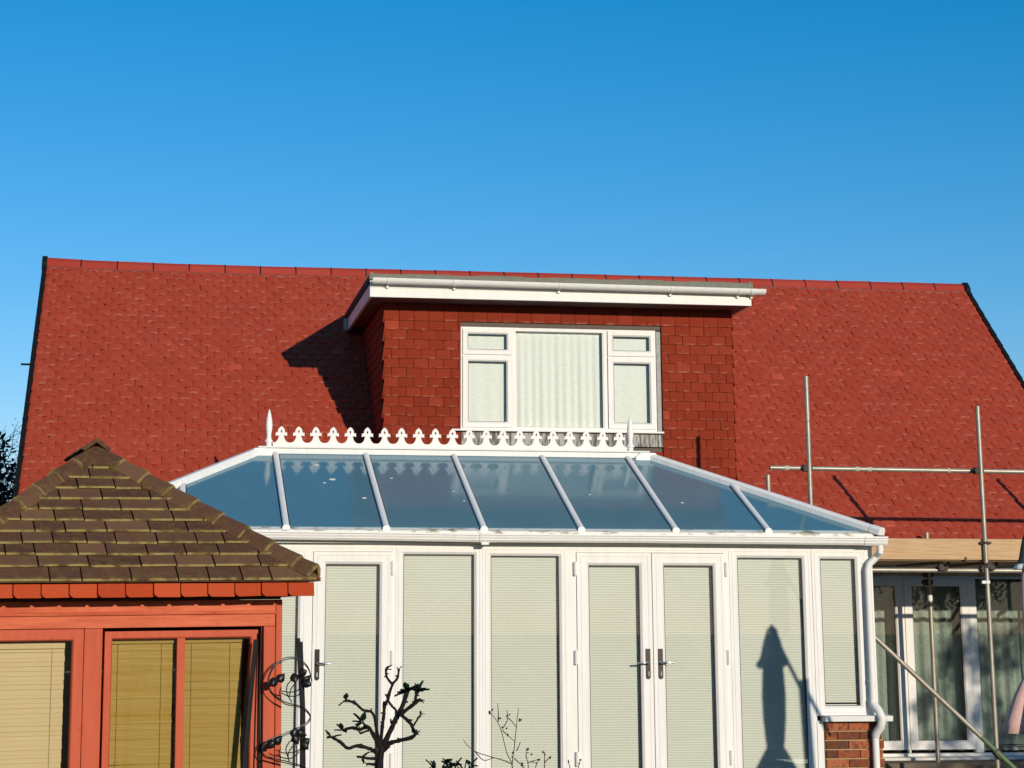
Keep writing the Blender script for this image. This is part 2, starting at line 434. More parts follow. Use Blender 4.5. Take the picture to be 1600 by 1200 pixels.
def hid_roof(x, y):
    if x < 420: return y > 700 + max(0, (300 - x)) * .1 or (x < 300 and y > 690)
    if x < 1000: return y > 660
    return y > 715 + (x - 1000) * .335 or y > 836
DXL, DXR = 2.455, 6.44          # dormer cheeks
YD = 22.35                      # dormer front
ZDR = 5.09                      # dormer flat roof top
slope_len = (YR - YE) / cos(P_ROOF); GAUGE = slope_len / 43.4
ya = Vector((0, cos(P_ROOF), sin(P_ROOF))); za = Vector((0, -sin(P_ROOF), cos(P_ROOF)))
specs = []
for c in range(43):
    s = c * GAUGE - .02
    Y = YE + s * cos(P_ROOF)
    x = XL + .035 + (TW / 2 if c % 2 else 0) - TW
    while x < XR:
        xa, xb = max(x, XL + .02), min(x + TW, XR - .02); x += TW
        if xb - xa < .03: continue
        xc = (xa + xb) / 2
        z = roof_z(Y)
        if DXL + .02 < xc < DXR - .02 and Y > YD - .1 and z < ZDR - .02: continue
        R = Matrix(((1, 0, 0), (0, ya.y, za.y), (0, ya.z, za.z))).to_4x4()
        mw = Matrix.Translation((xc + random.gauss(0, .0015), 0, 0)) @ Matrix.Translation(Vector((0, YE, ZE)) + ya * (s + random.gauss(0, .003)) + Vector((0, 0, swell(xc, s)))) @ R
        mw = mw @ Matrix.Rotation(random.gauss(0, .013), 4, 'Z') @ Matrix.Rotation(random.gauss(0, .018), 4, 'X') @ Matrix.Rotation(random.gauss(0, .024), 4, 'Y')
        r = random.gauss(.5, .13); r = min(.9, max(0, r))
        if random.random() < .004: r = 1.
        specs.append((mw, r, xb - xa))
tile_field(specs, roof_o, 'roof_tile', 'tile', 'tile_field', 300, hid_roof, dict(camber=.009, th=.015))
# back slope, unseen: one plain tiled sheet
b = MB()
for c in range(20):
    s0, s1 = c * slope_len / 20, (c + 1) * slope_len / 20 + .05
    f = lambda s, h: (2 * YR - (YE + s * cos(P_ROOF)) , ZE + s * sin(P_ROOF) + h)
    p0, p1 = f(s0, .03), f(min(s1, slope_len), .0)
    b.add([(XL, *p0), (XR, *p0), (XR, *p1), (XL, *p1)], [(0, 1, 2, 3)], [(.5, .4, .5)] * 4)
part(b, 'back_slope', 'roof_tile', roof_o)
# ridge tiles: angled half-hexagon caps, 0.45 m each
n = 27; L = (XR - XL) / n
for k in range(n):
    x0, x1 = XL + k * L + .004, XL + (k + 1) * L - .004
    zc = ZR + .012 + swell((x0 + x1) / 2, slope_len); sl_ = (swell(x1, slope_len) - swell(x0, slope_len)) / (x1 - x0)
    m = MB(); prof = [(-.125, -.085), (-.07, .01), (-.025, .048), (.025, .048), (.07, .01), (.125, -.085), (.11, -.09), (.06, -.005), (0, .03), (-.06, -.005), (-.11, -.09)]
    vs = [((x0 if e == 0 else x1), YR + u, zc + w + ((x0 if e == 0 else x1) - (x0 + x1) / 2) * sl_ + random.gauss(0, .0015)) for e in (0, 1) for u, w in prof]; q = len(prof); rr = random.uniform(.2, .8)
    m.add(vs, [(i, (i + 1) % q, q + (i + 1) % q, q + i) for i in range(q)] + [tuple(range(q - 1, -1, -1)), tuple(range(q, 2 * q))], [(rr, .6, .5)] * (2 * q))
    part(m, 'ridge_tile', 'ridge', roof_o)
    m = MB(); m.sweep([(-.014, -.020), (.02, -.03), (.02, .008), (-.010, .004)], (x0 - .004, YR - .131, zc - .086 - sl_ * L / 2), (x1 + .004, YR - .131, zc - .086 + sl_ * L / 2), (0, 1, 0), (0, 0, 1)); part(m, 'ridge_shade', 'black', roof_o)  # black strip painting in the shadow line below the ridge tiles
    if k < n - 1:
        m = MB(); xj = x1 + .004; zj = ZR + .006 + swell(xj, slope_len)
        m.sweep([(a * 1.0, w) for a, w in prof[:6]] + [(.0, -.06)], (xj - .008, YR, zj + .009), (xj + .008, YR, zj + .009), (0, 1, 0), (0, 0, 1)); part(m, 'mortar_joint', 'black', roof_o)
# black dry-verge trim down both gables, with the end cap at the ridge
for x, sg in ((XL, -1), (XR, 1)):
    m = MB()
    for c in range(22):
        s0, s1 = c * slope_len / 22, (c + 1) * slope_len / 22 + .02
        a = Vector((x, YE, ZE)) + ya * s0 + za * .052 + Vector((0, 0, swell(x, s0))); bb = Vector((x, YE, ZE)) + ya * s1 + za * .040 + Vector((0, 0, swell(x, s1)))
        m.sweep([(-.032, -.10), (.022, -.10), (.022, .006), (-.032, .006)], a, bb, (sg, 0, 0), za)
    part(m, 'verge_trim', 'verge', roof_o)
    m = MB(); zc = ZR + .01 + swell(x, slope_len)
    m.extrude([[(-.15, -.14), (-.135, -.03), (-.05, .075), (.05, .075), (.135, -.03), (.15, -.14)]], lambda u, v, d: (x + d, YR + u, zc + v * .88), -.032, .030)
    part(m, 'verge_cap', 'verge', roof_o)
part(MB().tube([(XL - .13, 24.2, roof_z(24.2) + .0), (XL + .01, 24.2, roof_z(24.2) + .0)], .012, 8), 'bracket_stub', 'verge', house)

# --- dormer
cheek = MB()
for x in (DXL + .015, DXR - .115):
    cheek.extrude([[(YD + .03, roof_z(YD) - .1), (25.3, 4.86), (YD + .03, 4.86)]], lambda u, v, d, x=x: (x + d, u, v), 0, .1)
WX0, WX1, WZ0, WZ1 = 3.318, 5.548, 3.445, 4.60   # window opening
yb0, yb1 = YD + .02, YD + .12
cheek.box(DXL + .015, WX0 - .005, yb0, yb1, roof_z(YD) - .1, 4.86); cheek.box(WX1 + .005, DXR - .015, yb0, yb1, roof_z(YD) - .1, 4.86)
cheek.box(WX0 - .005, WX1 + .005, yb0, yb1, WZ1 + .005, 4.86); cheek.box(WX0 - .005, WX1 + .005, yb0, yb1, roof_z(YD) - .1, WZ0 - .05)
dw = part(cheek, 'dormer_wall', 'soffit', house)
specs = []; G2 = .106
R90 = Matrix(((1, 0, 0), (0, 0, -1), (0, 1, 0))).to_4x4()     # tile v -> up, tile normal -> towards the viewer
def dorm_spec(xa, xb, z, rmul=1.):
    mw = Matrix.Translation(((xa + xb) / 2, YD + .012, z + random.gauss(0, .002))) @ R90
    mw = mw @ Matrix.Rotation(random.gauss(0, .008), 4, 'Z') @ Matrix.Rotation(random.gauss(0, .010), 4, 'X') @ Matrix.Rotation(random.gauss(0, .012), 4, 'Y')
    r = min(.9, max(0, random.gauss(.45, .18)))
    if random.random() < .03: r = 1.
    return (mw, r, xb - xa)
rows = 20
for c in range(rows):
    z = 4.645 - (c + 1) * G2 + .004
    if z < roof_z(YD) - .12: break
    x = DXL - (TW / 2 if c % 2 else 0)
    while x < DXR - .01:
        xa, xb = max(x, DXL), min(x + TW, DXR); x += TW
        if z + G2 > WZ0 - .05 and z < WZ1 + .02 and xb > WX0 and xa < WX1 + .06:
            if xa < WX0: xb = WX0 - .002
            elif xb > WX1 + .06: xa = WX1 + .062
            else: continue
        elif z + G2 > WZ0 - .26 and z < WZ0 and xb > WX0 - .0 and xa < WX1 + .06:   # apron under the sill
            if xa < WX0: xb = WX0 - .002
            elif xb > WX1 + .06: xa = WX1 + .062
            else: continue
        if xb - xa < .03: continue
        specs.append(dorm_spec(xa, xb, z))
def hid_d(x, y): return y > (690 if x < 1000 else 715 + (x - 1000) * .335)
tile_field(specs, dw, 'hung_tile', 'hung_tile', 'hung_tile_field', 276, hid_d, dict(camber=.003, lift=.020, L=.17))
# taller top course under the soffit
x = DXL
while x < DXR - .02:
    xb = min(x + TW, DXR); m = MB()
    v, f, t = tile_geo(w=xb - x - .004, L=.205, rnd=min(.9, max(0, random.gauss(.35, .2))), camber=.002, lift=.012)
    m.add(v, f, t); o = link('top_tile', m.mesh('top_tile', 'hung_tile'), dw, Matrix.Translation(((x + xb) / 2, YD + .002, 4.648)) @ R90 @ Matrix.Rotation(random.gauss(0, .006), 4, 'Z')); x = xb
# tile-hung cheek, in shadow
m = MB()
for c in range(22):
    z = 2.5 + c * G2
    for k in range(20):
        y = YD + .06 + (k + (c % 2) * .5) * TW
        if roof_z(y) > z + .08 or y > 25.2 or z > 4.75: continue
        for X, sgx in ((DXL + .012, -1), (DXR - .012, 1)):
            mw = Matrix.Translation((X, y, z)) @ Matrix(((0, 0, sgx), (1, 0, 0), (0, 1, 0))).to_4x4()
            v, f, t = tile_geo(w=TW - .004, L=.17, rnd=random.random() * .8, camber=.003, lift=.018); m.add([mw @ Vector(p) for p in v], f, t)
o = part(m, 'cheek_tile_field', 'hung_tile', dw); o['kind'] = 'stuff'

YF = 21.95; FX0, FX1 = 2.25, 6.565
dr = MB(); dr.box(FX0 + .03, FX1 - .03, YF + .03, 25.5, 4.93, ZDR - .01)
dr_o = part(dr, 'dormer_roof', 'felt', house)
part(MB().box(FX0 + .03, FX1 - .03, YF + .03, YD + .02, 4.842, 4.862), 'soffit', 'soffit', dr_o)
part(MB().box(FX0 + .03, DXL - .03, YD + .025, 25.3, 4.843, 4.861), 'side_soffit', 'soffit', dr_o); part(MB().box(DXR + .03, FX1 - .03, YD + .025, 25.3, 4.843, 4.861), 'side_soffit', 'soffit', dr_o)
part(MB().box(FX0, FX1, YF, YF + .028, 4.842, 4.945), 'front_fascia', 'white', dr_o, bevel=.003)
part(MB().box(FX0, FX0 + .028, YF + .03, 24.75, 4.842, 5.045), 'side_fascia', 'white', dr_o)
part(MB().box(FX1 - .028, FX1, YF + .03, 24.75, 4.842, 5.045), 'side_fascia', 'white', dr_o)
part(MB().box(FX0 + .001, FX1 - .001, YF + .005, YF + .03, 4.947, 5.075), 'back_fascia', 'white', dr_o)
part(MB().box(FX0 - .045, FX0 - .005, 24.50, 24.62, 4.835, 4.98), 'fascia_end_cap', 'lead', dr_o)
m = MB(); m.box(FX0 - .012, FX1 + .012, YF - .03, YF + .06, 5.03, ZDR + .005)
for k in range(5): m.box(FX0 + .4 + k * .8, FX0 + .4 + k * .8 + .5, YF - .026, YF + .05, ZDR + .004, ZDR + .012 + .004 * (k % 2))
part(m, 'felt_edge', 'felt', dr_o, bevel=.008)
for X in (FX0 - .014, FX1 - .05):   # raised felt kerbs along both sides
    m = MB(); m.sweep([(0, 0), (.065, 0), (.06, .05), (.035, .075), (.01, .06)], (X, YF - .033, ZDR - .05), (X, 24.95, ZDR - .05), (1, 0, 0), (0, 0, 1)); part(m, 'felt_kerb', 'felt', dr_o)
for X in (FX0 - .016, FX1 + .006):
    part(MB().box(X, X + .01, YF + .0, 24.95, 4.985, ZDR - .03), 'felt_drip', 'verge', dr_o)
def gutter_prof(r, th=.006):
    o = [(-r * cos(a), -r * sin(a)) for a in [pi * k / 10 for k in range(11)]]; i = [(-(r - th) * cos(a), -(r - th) * sin(a)) for a in [pi * k / 10 for k in range(10, -1, -1)]]
    return o + i
m = MB(); m.sweep(gutter_prof(.062), (FX0 + .02, YF - .066, 5.036), (6.70, YF - .066, 5.016), (0, 1, 0), (0, 0, 1))
dg = part(m, 'dormer_gutter', 'white', house, True)
for X, w in ((2.44, .02), (3.18, .05), (4.35, .02), (5.62, .02), (6.40, .02), (6.56, .05)):
    zc = 5.036 - (X - 2.27) * .0045
    m = MB(); m.sweep(gutter_prof(.068, .007), (X - w / 2, YF - .066, zc), (X + w / 2, YF - .066, zc), (0, 1, 0), (0, 0, 1)); m.box(X - .012, X + .012, YF - .03, YF - .001, zc - .095, zc - .05)
    part(m, 'gutter_clip', 'white', dg)
m = MB(); m.extrude([gutter_prof(.062)[:11]], lambda u, v, d: (6.70 + d, YF - .066 + u, 5.016 + v), 0, .004); part(m, 'gutter_stop_end', 'white', dg)

# --- dormer window
YWN = YD + .015
dwin = part(MB().ring(WX0, WX1, WZ0, WZ1, [(0, .07), (0, 0), (.040, 0), (.046, .012), (.046, .07)], YWN), 'dormer_window', 'white', house)
m = MB()
for X in (3.90, 4.945): m.box(X, X + .042, YWN + .002, YWN + .07, WZ0 + .04, WZ1 - .04)
part(m, 'mullion', 'white', dwin)
def sash(x0, x1, z0, z1, y, w, parent, glassmat='glass', nm='sash'):
    part(MB().ring(x0, x1, z0, z1, [(0, .04), (0, 0), (w - .016, 0), (w, .014), (w, .04)], y), nm, 'white', parent)
    part(MB().ring(x0 + w - .001, x1 - w + .001, z0 + w - .001, z1 - w + .001, [(0, .05), (0, .0135), (.005, .0135), (.005, .05)], y), 'gasket', 'black', parent)
    part(MB().box(x0 + w, x1 - w, y + .020, y + .026, z0 + w, z1 - w), 'pane', glassmat, parent)
Ysh = YWN - .018
sash(3.340, 3.895, 4.287, 4.575, Ysh, .058, dwin); sash(3.340, 3.895, 3.478, 4.272, Ysh, .062, dwin)
sash(4.992, 5.535, 4.298, 4.583, Ysh, .062, dwin); sash(4.992, 5.535, 3.482, 4.283, Ysh, .066, dwin)
m = MB(); m.box(3.36, 3.90, YWN + .001, YWN + .07, 4.265, 4.295); m.box(4.99, 5.52, YWN + .001, YWN + .07, 4.277, 4.305); part(m, 'transom', 'white', dwin)
part(MB().ring(3.925, 4.945, 3.47, 4.585, [(0, .05), (0, .02), (.012, .02), (.014, .05)], YWN - .012), 'bead', 'white', dwin)
part(MB().ring(3.938, 4.932, 3.483, 4.572, [(0, .06), (0, .012), (.005, .012), (.005, .06)], YWN - .004), 'gasket', 'black', dwin)
part(MB().box(3.94, 4.93, YWN + .022, YWN + .028, 3.485, 4.57), 'pane', 'glass', dwin)
m = MB(); m.sweep([(-.075, 0), (.05, .012), (.05, -.022), (-.065, -.022), (-.075, -.018)], (3.215, YD, WZ0 + .004), (5.605, YD, WZ0 + .004), (0, 1, 0), (0, 0, 1)); part(m, 'sill', 'white', dwin)
part(MB().box(WX0 - .0, 5.605, YD - .022, YD + .02, 3.282, 3.424), 'lead_apron', 'apron', dwin)
part(MB().box(5.552, 5.60, YD - .0, YD + .02, WZ0 + .01, WZ1 - .02), 'side_flashing', 'lead', dwin)
part(MB().box(WX0 - .01, 5.6, YD + .0, YD + .03, WZ1 + .0, WZ1 + .055), 'head_board', 'soffit', dwin)
# net curtains
def curtain(name, label, x0, x1, y, z0, z1, fold, amp, mat, cat='curtain', group=None):
    n = max(8, int((x1 - x0) / fold * 6)); rows = 14; vs, fs = [], []
    ph = random.random() * 6
    for r in range(rows + 1):
        v = r / rows
        for i in range(n + 1):
            X = x0 + (x1 - x0) * i / n
            a = amp * (.25 + .75 * (1 - v) ** .6)
            yy = y + a * (sin(2 * pi * X / fold + ph + .6 * sin(X * 5)) * .7 + .5 * sin(2 * pi * X / (fold * 2.7) + 1 + v * .7))
            if v > .93: yy += .004 * sin(2 * pi * X / (fold * .4))
            vs.append((X, yy, z0 + (z1 - z0) * v))
    fs = [(r * (n + 1) + i, r * (n + 1) + i + 1, (r + 1) * (n + 1) + i + 1, (r + 1) * (n + 1) + i) for r in range(rows) for i in range(n)]
    m = MB(); m.add(vs, fs); me = m.mesh(name, mat, True)
    o = link(name, me); s_ = o.modifiers.new('thickness', 'SOLIDIFY'); s_.thickness = .0015
    return tag(o, label, cat, group)
curtain('net_curtain', 'white net curtain behind the left casement of the dormer window', 3.36, 3.89, YD + .072, 3.46, 4.60, .17, .006, 'net')
curtain('net_curtain', 'wide gathered white net curtain behind the central dormer pane', 3.90, 4.96, YD + .080, 3.46, 4.59, .085, .012, 'net')
curtain('net_curtain', 'white net curtain behind the right casement of the dormer window', 4.97, 5.53, YD + .072, 3.46, 4.60, .22, .004, 'net')

# --- patio doors in the ground-floor wall
YPD = YW - .005
pd = part(MB().ring(7.12, 10.03, -.085, 1.895, [(0, .09), (0, 0), (.045, 0), (.05, .01), (.05, .09)], YPD), 'patio_door', 'white', house)
def pleaf(x0, x1): sash(x0, x1, .005, 1.86, YPD - .012, .095, pd, 'patio_glass', 'leaf')
pleaf(7.18, 8.31); pleaf(8.325, 9.075)
part(MB().box(8.308, 8.328, YPD + .0, YPD + .07, -.03, 1.86), 'mullion', 'white', pd); part(MB().box(9.078, 9.165, YPD - .01, YPD + .07, -.03, 1.86), 'mullion', 'white', pd)
part(MB().box(9.165, 9.98, YPD + .03, YPD + .036, .05, 1.84), 'pane', 'patio_glass', pd)
part(MB().ring(9.165, 9.985, .045, 1.845, [(0, .06), (0, .012), (.008, .012), (.008, .06)], YPD - .01), 'gasket', 'black', pd)
m = MB(); m.sweep([(-.12, 0), (.05, .015), (.05, -.03), (-.11, -.03)], (7.05, YPD, -.075), (10.06, YPD, -.075), (0, 1, 0), (0, 0, 1)); part(m, 'sill', 'white', pd)
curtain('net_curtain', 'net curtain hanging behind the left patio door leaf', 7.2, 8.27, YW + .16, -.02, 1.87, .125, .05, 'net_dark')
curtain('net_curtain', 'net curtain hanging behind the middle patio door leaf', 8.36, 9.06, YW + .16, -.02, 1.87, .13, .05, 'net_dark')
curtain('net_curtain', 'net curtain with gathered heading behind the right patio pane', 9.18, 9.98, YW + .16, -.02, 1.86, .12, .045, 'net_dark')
m = MB(); m.box(7.05, 10.3, 21.75, 22.17, -.204, -.10)
tag(part(m, 'timber_step', 'step', None, bevel=.01), 'low weathered timber step below the patio doors', 'step')

# ================================================================== CONSERVATORY
YC = 19.373
con = thing('conservatory', 'white framed conservatory with blue glass hipped roof and cresting', 'conservatory', (3.1, YC, -.2))
CZ0, CZH = -.2, 2.09
CL, CR = -.62, 6.93
YB = 22.30
PC = radians(23); TC = tan(PC); YEV = 19.27; ZEV = 2.196
def cz(Y): return ZEV + (Y - YEV) * TC
YRG = 21.31; ZRG = cz(YRG)
HL, HR = 1.055, 5.165           # ridge ends
EL, ER = -.73, 6.95             # eaves corners
# frame members between the openings
fr = MB()
fr.box(CL, CR, YC + .002, YC + .07, 2.035, CZH)                 # head
for x0, x1 in ((1.425, 1.487), (2.224, 2.262), (3.066, 3.10), (3.896, 3.990), (5.434, 5.489), (6.303, 6.315)):
    fr.box(x0, x1, YC + .004, YC + .07, CZ0, 2.036)
fr.box(6.30, 6.375, YC + .004, YC + .07, CZ0, .45); fr.box(CL, CL + .07, YC + .004, YC + .07, CZ0, 2.036)
fr.box(1.487, 2.224, YC + .006, YC + .07, 2.013, 2.036); fr.box(3.990, 5.436, YC + .006, YC + .07, 2.015, 2.036)
frame = part(fr, 'front_frame', 'white', con, bevel=.003)
def panel(x0, x1, z0, z1, w, yf=0., nm='fixed_window', zoff=0.):
    p = part(MB().ring(x0, x1, z0, z1, [(0, .06), (0, 0), (w * .30, 0), (w * .32, .004), (w * .34, 0), (w - .022, 0), (w, .016), (w, .06)], YC + yf), nm, 'white', con)
    part(MB().ring(x0 + w - .001, x1 - w + .001, z0 + w - .001, z1 - w + .001, [(0, .055), (0, .015), (.006, .015), (.006, .055)], YC + yf), 'gasket', 'black', p)
    part(MB().box(x0 + w, x1 - w, YC + yf + .024, YC + yf + .030, z0 + w, z1 - w), 'pane', 'glass', p)
    return p
panel(-.55, 1.425, CZ0 + .02, 2.036, .075)
d1 = panel(1.487, 2.224, CZ0 + .02, 2.010, .115, -.012, 'door')
panel(2.262, 3.078, CZ0 + .02, 2.062, .085 - .013)
panel(3.086, 3.902, CZ0 + .02, 2.060, .085 - .005)
d2 = panel(3.990, 4.718, CZ0 + .02, 2.012, .117, -.012, 'door')
d3 = panel(4.726, 5.440, CZ0 + .02, 2.010, .113, -.012, 'door')
panel(5.489, 6.306, CZ0 + .02, 2.058, .085)
w7 = panel(6.312, 6.842, .496, 2.058, .090, -.004)
def handle(door, x, sgn, z=.985):
    m = MB(); prof = []
    for k in range(9): prof.append((.022 * cos(pi + pi * k / 8), -.122 + .022 * sin(pi + pi * k / 8)))
    prof += [(.022, .135), (-.022, .135)]
    m.extrude([prof], lambda u, v, d: (x + u, YC - .012 - d, z + v), 0, .010); part(m, 'handle_plate', 'dark_chrome', door, bevel=.003)
    m = MB(); m.tube([(x, YC - .02, z), (x, YC - .06, z + .004), (x + sgn * .018, YC - .068, z + .006), (x + sgn * .06, YC - .07, z + .008), (x + sgn * .118, YC - .066, z + .006)], [.012, .011, .010, .009, .008], 10); part(m, 'lever', 'chrome', door, True)
    m = MB(); m.tube([(x, YC - .022, z - .10), (x, YC - .030, z - .10)], .009, 10); m.tube([(x, YC - .022, z - .075), (x, YC - .028, z - .115)], .010, 8); part(m, 'lock_cylinder', 'lead', door, True)
handle(d1, 1.533, 1); handle(d2, 4.668, -1); handle(d3, 4.790, 1)
for dd, x in ((d1, 2.228), (d2, 3.975), (d3, 5.455)):
    for z in (1.80, .98, .06):
        m = MB(); m.box(x - .016, x + .016, YC - .024, YC - .0, z, z + .125); m.tube([(x, YC - .024, z - .004), (x, YC - .024, z + .13)], .011, 8); part(m, 'hinge', 'white', dd, bevel=.003)
for dd, x in ((d2, 4.685), (d3, 4.765)):
    part(MB().tube([(x, YC - .026, .0), (x, YC - .010, .0)], .012, 10), 'bolt_knob', 'chrome', dd)
# sill, brick dwarf wall below the end window, house side and far side
m = MB(); m.sweep([(-.11, 0), (.06, .012), (.06, -.05), (-.10, -.05)], (6.365, YC, .495), (7.03, YC, .495), (0, 1, 0), (0, 0, 1)); part(m, 'end_sill', 'white', con, bevel=.003)
wall = part(MB().box(6.385, 6.955, YC + .006, YC + .2, CZ0, .445).box(6.76, 6.955, YC + .2, YB, CZ0, .445), 'dwarf_wall', 'mortar', con)
bm_ = MB(); bm_.box(-.1075, .1075, -.012, .08, -.036, .036)
bk = bm_.mesh('brick', 'brick'); bk2 = MB().box(-.05, .05, -.012, .08, -.036, .036).mesh('brick', 'brick'); CH = .0845
for r in range(8):
    z = .440 - CH * (r + .5); x = 6.392 - (.1125 if r % 2 == 1 else 0)
    while x < 6.93:
        xa, xb = max(x, 6.390), min(x + .2150, 6.962); x += .2250
        if xb - xa < .03: continue
        o = link('brick', bk, wall); sx = (xb - xa) / .215
        o.matrix_basis = Matrix.Translation(((xa + xb) / 2, YC + random.gauss(0, .0015), z)) @ Matrix.Diagonal((sx, 1, 1, 1))
    for k in range(13):
        y = YC + .11 + k * .225 + (.1125 if r % 2 else 0)
        if y > YB - .1: continue
        o = link('brick', bk, wall); o.matrix_basis = Matrix.Translation((6.955, y, z)) @ Matrix.Rotation(pi / 2, 4, 'Z')
part(MB().ring(YC + .07, YB, .45, 2.05, [(0, .06), (0, 0), (.08, 0), (.09, .015), (.09, .06)], 0, Matrix(((0, -1, 0, CR), (1, 0, 0, 0), (0, 0, 1, 0), (0, 0, 0, 1)))), 'side_frame', 'white', con)
part(MB().box(CR - .03, CR - .024, YC + .15, YB - .08, .53, 1.97), 'side_pane', 'glass', con)
part(MB().ring(YC + .07, YB, CZ0, 2.05, [(0, .06), (0, 0), (.08, 0), (.09, .015), (.09, .06)], 0, Matrix(((0, 1, 0, CL), (1, 0, 0, 0), (0, 0, 1, 0), (0, 0, 0, 1)))), 'side_frame', 'white', con)
part(MB().box(CL + .024, CL + .03, YC + .15, YB - .08, CZ0 + .08, 1.97), 'side_pane', 'glass', con)
part(MB().box(6.846, 6.93, YC + .004, YC + .09, .445, 2.06), 'corner_post', 'white', con, bevel=.006)
part(MB().box(CL, CR, YC + .02, YB, CZ0 - .03, CZ0 + .005), 'floor', 'floor', con)
# eaves beam and gutter
part(MB().box(EL, ER + .0, YEV + .03, YC + .08, CZH - .002, ZEV - .028), 'eaves_beam', 'white', con)
part(MB().box(CR - .06, ER, YC + .08, YB, 2.04, ZEV - .03).box(EL, CL + .06, YC + .08, YB, 2.04, ZEV - .03), 'side_beam', 'white', con)
m = MB(); m.sweep([(-.018, -.030), (.085, -.030), (.085, .030), (.055, .040), (-.018, .006)], (EL, YEV, ZEV), (ER - .03, YEV, ZEV), (0, 1, 0), (0, 0, 1)); part(m, 'glazing_ledge', 'white_moss', con)
gp = [(.0, 0), (-.105, .0), (-.108, -.012), (-.098, -.02), (-.098, -.030), (-.088, -.048), (-.088, -.058), (-.07, -.078), (0, -.078), (0, -.07), (-.066, -.07), (-.094, -.008), (-.004, -.008)]
gp = [(.0, 0), (.0, -.078), (-.070, -.078), (-.088, -.058), (-.088, -.050), (-.098, -.030), (-.098, -.022), (-.108, -.014), (-.105, 0), (-.098, 0), (-.098, -.01), (-.066, -.068), (-.01, -.068), (-.01, 0)]
m = MB()
GX = [EL - .02, 1.0, 2.2, 3.09, 4.6, 5.9, 7.02]; GZ = [2.193, 2.190, 2.184, 2.176, 2.178, 2.174, 2.170]
for a in range(len(GX) - 1): m.sweep(gp, (GX[a], YEV + .02, GZ[a]), (GX[a + 1], YEV + .02, GZ[a + 1]), (0, 1, 0), (0, 0, 1))
gut = part(m, 'gutter', 'white', con)
gp2 = [(u * 1.06 - .002, w * 1.10 + .002) for u, w in gp]
m = MB(); m.sweep(gp2, (3.03, YEV + .02, 2.180), (3.145, YEV + .02, 2.180), (0, 1, 0), (0, 0, 1)); m.box(3.05, 3.12, YEV - .06, YEV + .0, 2.075, 2.098); part(m, 'gutter_union', 'white', gut)
m = MB(); m.sweep(gp2, (6.80, YEV + .02, 2.172), (7.03, YEV + .02, 2.172), (0, 1, 0), (0, 0, 1)); part(m, 'gutter_outlet', 'white', gut)
# downpipe
YP = YC - .055
m = MB(); m.tube([(6.965, YEV - .03, 2.10), (6.965, YEV - .03, 2.03), (6.955, YP, 1.985), (6.875, YP, 1.915), (6.855, YP, 1.86), (6.855, YP, 1.7), (6.855, YP, .62)], .0335, 14)
dp = part(m, 'downpipe', 'white', con, True)
m = MB(); m.tube([(6.855, YP, .64), (6.857, YP - .005, .60), (6.885, YP - .07, .54), (6.905, YP - .10, .47), (6.895, YP - .08, .40), (6.87, YP - .03, .35), (6.862, YP - .01, .31)], .040, 14); part(m, 'offset_bend', 'white', dp, True)
m = MB(); m.tube([(6.862, YP - .005, .34), (6.862, YP - .005, CZ0 + .1)], .0335, 14); part(m, 'lower_pipe', 'white', dp, True)
m = MB(); m.tube([(6.855, YP, .80), (6.855, YP, .83)], .037, 14); m.box(6.82, 6.89, YP + .03, YC, .80, .83); part(m, 'pipe_clip', 'white', dp)
# hipped glass roof
def clip(poly, f):
    out = []
    for i in range(len(poly)):
        a, b = poly[i], poly[(i + 1) % len(poly)]; fa, fb = f(a), f(b)
        if fa >= 0: out.append(a)
        if fa * fb < 0: t = fa / (fa - fb); out.append((a[0] + (b[0] - a[0]) * t, a[1] + (b[1] - a[1]) * t))
    return out
def hipx(Y, left):
    t = (Y - YEV) / (YRG - YEV)
    return EL + (HL - EL) * t if left else ER + (HR - ER) * t
RX = [-.667, .263, 1.218, 2.156, 3.083, 4.022, 4.945, 5.862]
edges = [EL] + RX + [ER]
nF = Vector((0, -sin(PC), cos(PC)))
for a, b_ in zip(edges[:-1], edges[1:]):
    if b_ - a < .1: continue
    po = [(a, YEV + .05), (b_, YEV + .05), (b_, YRG), (a, YRG)]
    po = clip(po, lambda p: p[0] - hipx(p[1], True)); po = clip(po, lambda p: hipx(p[1], False) - p[0])
    if len(po) < 3: continue
    m = MB(); m.extrude([po], lambda u, v, d: Vector((u, v, cz(v))) + nF * d, 0, .022); part(m, 'roof_pane', 'roof_glass', con)
YBK = 22.42
zb = ZRG - (YBK - YRG) * TC
for nm_, pts in (('side_roof_pane', [(HR, YRG, ZRG), (ER, YEV, ZEV), (ER, YBK, ZEV)]), ('side_roof_pane', [(HL, YRG, ZRG), (EL, YBK, ZEV), (EL, YEV, ZEV)]), ('back_roof_pane', [(HL, YRG, ZRG), (HR, YRG, ZRG), (HR + .9, YBK, zb), (HL - .9, YBK, zb)])):
    m = MB(); n_ = len(pts); m.add([(x, y, z) for x, y, z in pts] + [(x, y, z - .02) for x, y, z in pts], [tuple(range(n_)), tuple(range(2 * n_ - 1, n_ - 1, -1))] + [(i, (i + 1) % n_, n_ + (i + 1) % n_, n_ + i) for i in range(n_)]); part(m, nm_, 'roof_glass', con)
bar = [(-.029, .0)] + [(.029 * -cos(pi * k / 8), .016 + .015 * sin(pi * k / 8)) for k in range(9)] + [(.029, .0)]
def bar_m(a, b, sc=1.):
    a, b = Vector(a), Vector(b); d = (b - a).normalized(); sd = Vector((0, 0, 1)).cross(d); sd.normalize(); up = d.cross(sd)
    if up.z < 0: up = -up
    m = MB(); m.sweep([(u * sc, w * sc) for u, w in bar], a, b, sd, up); return m
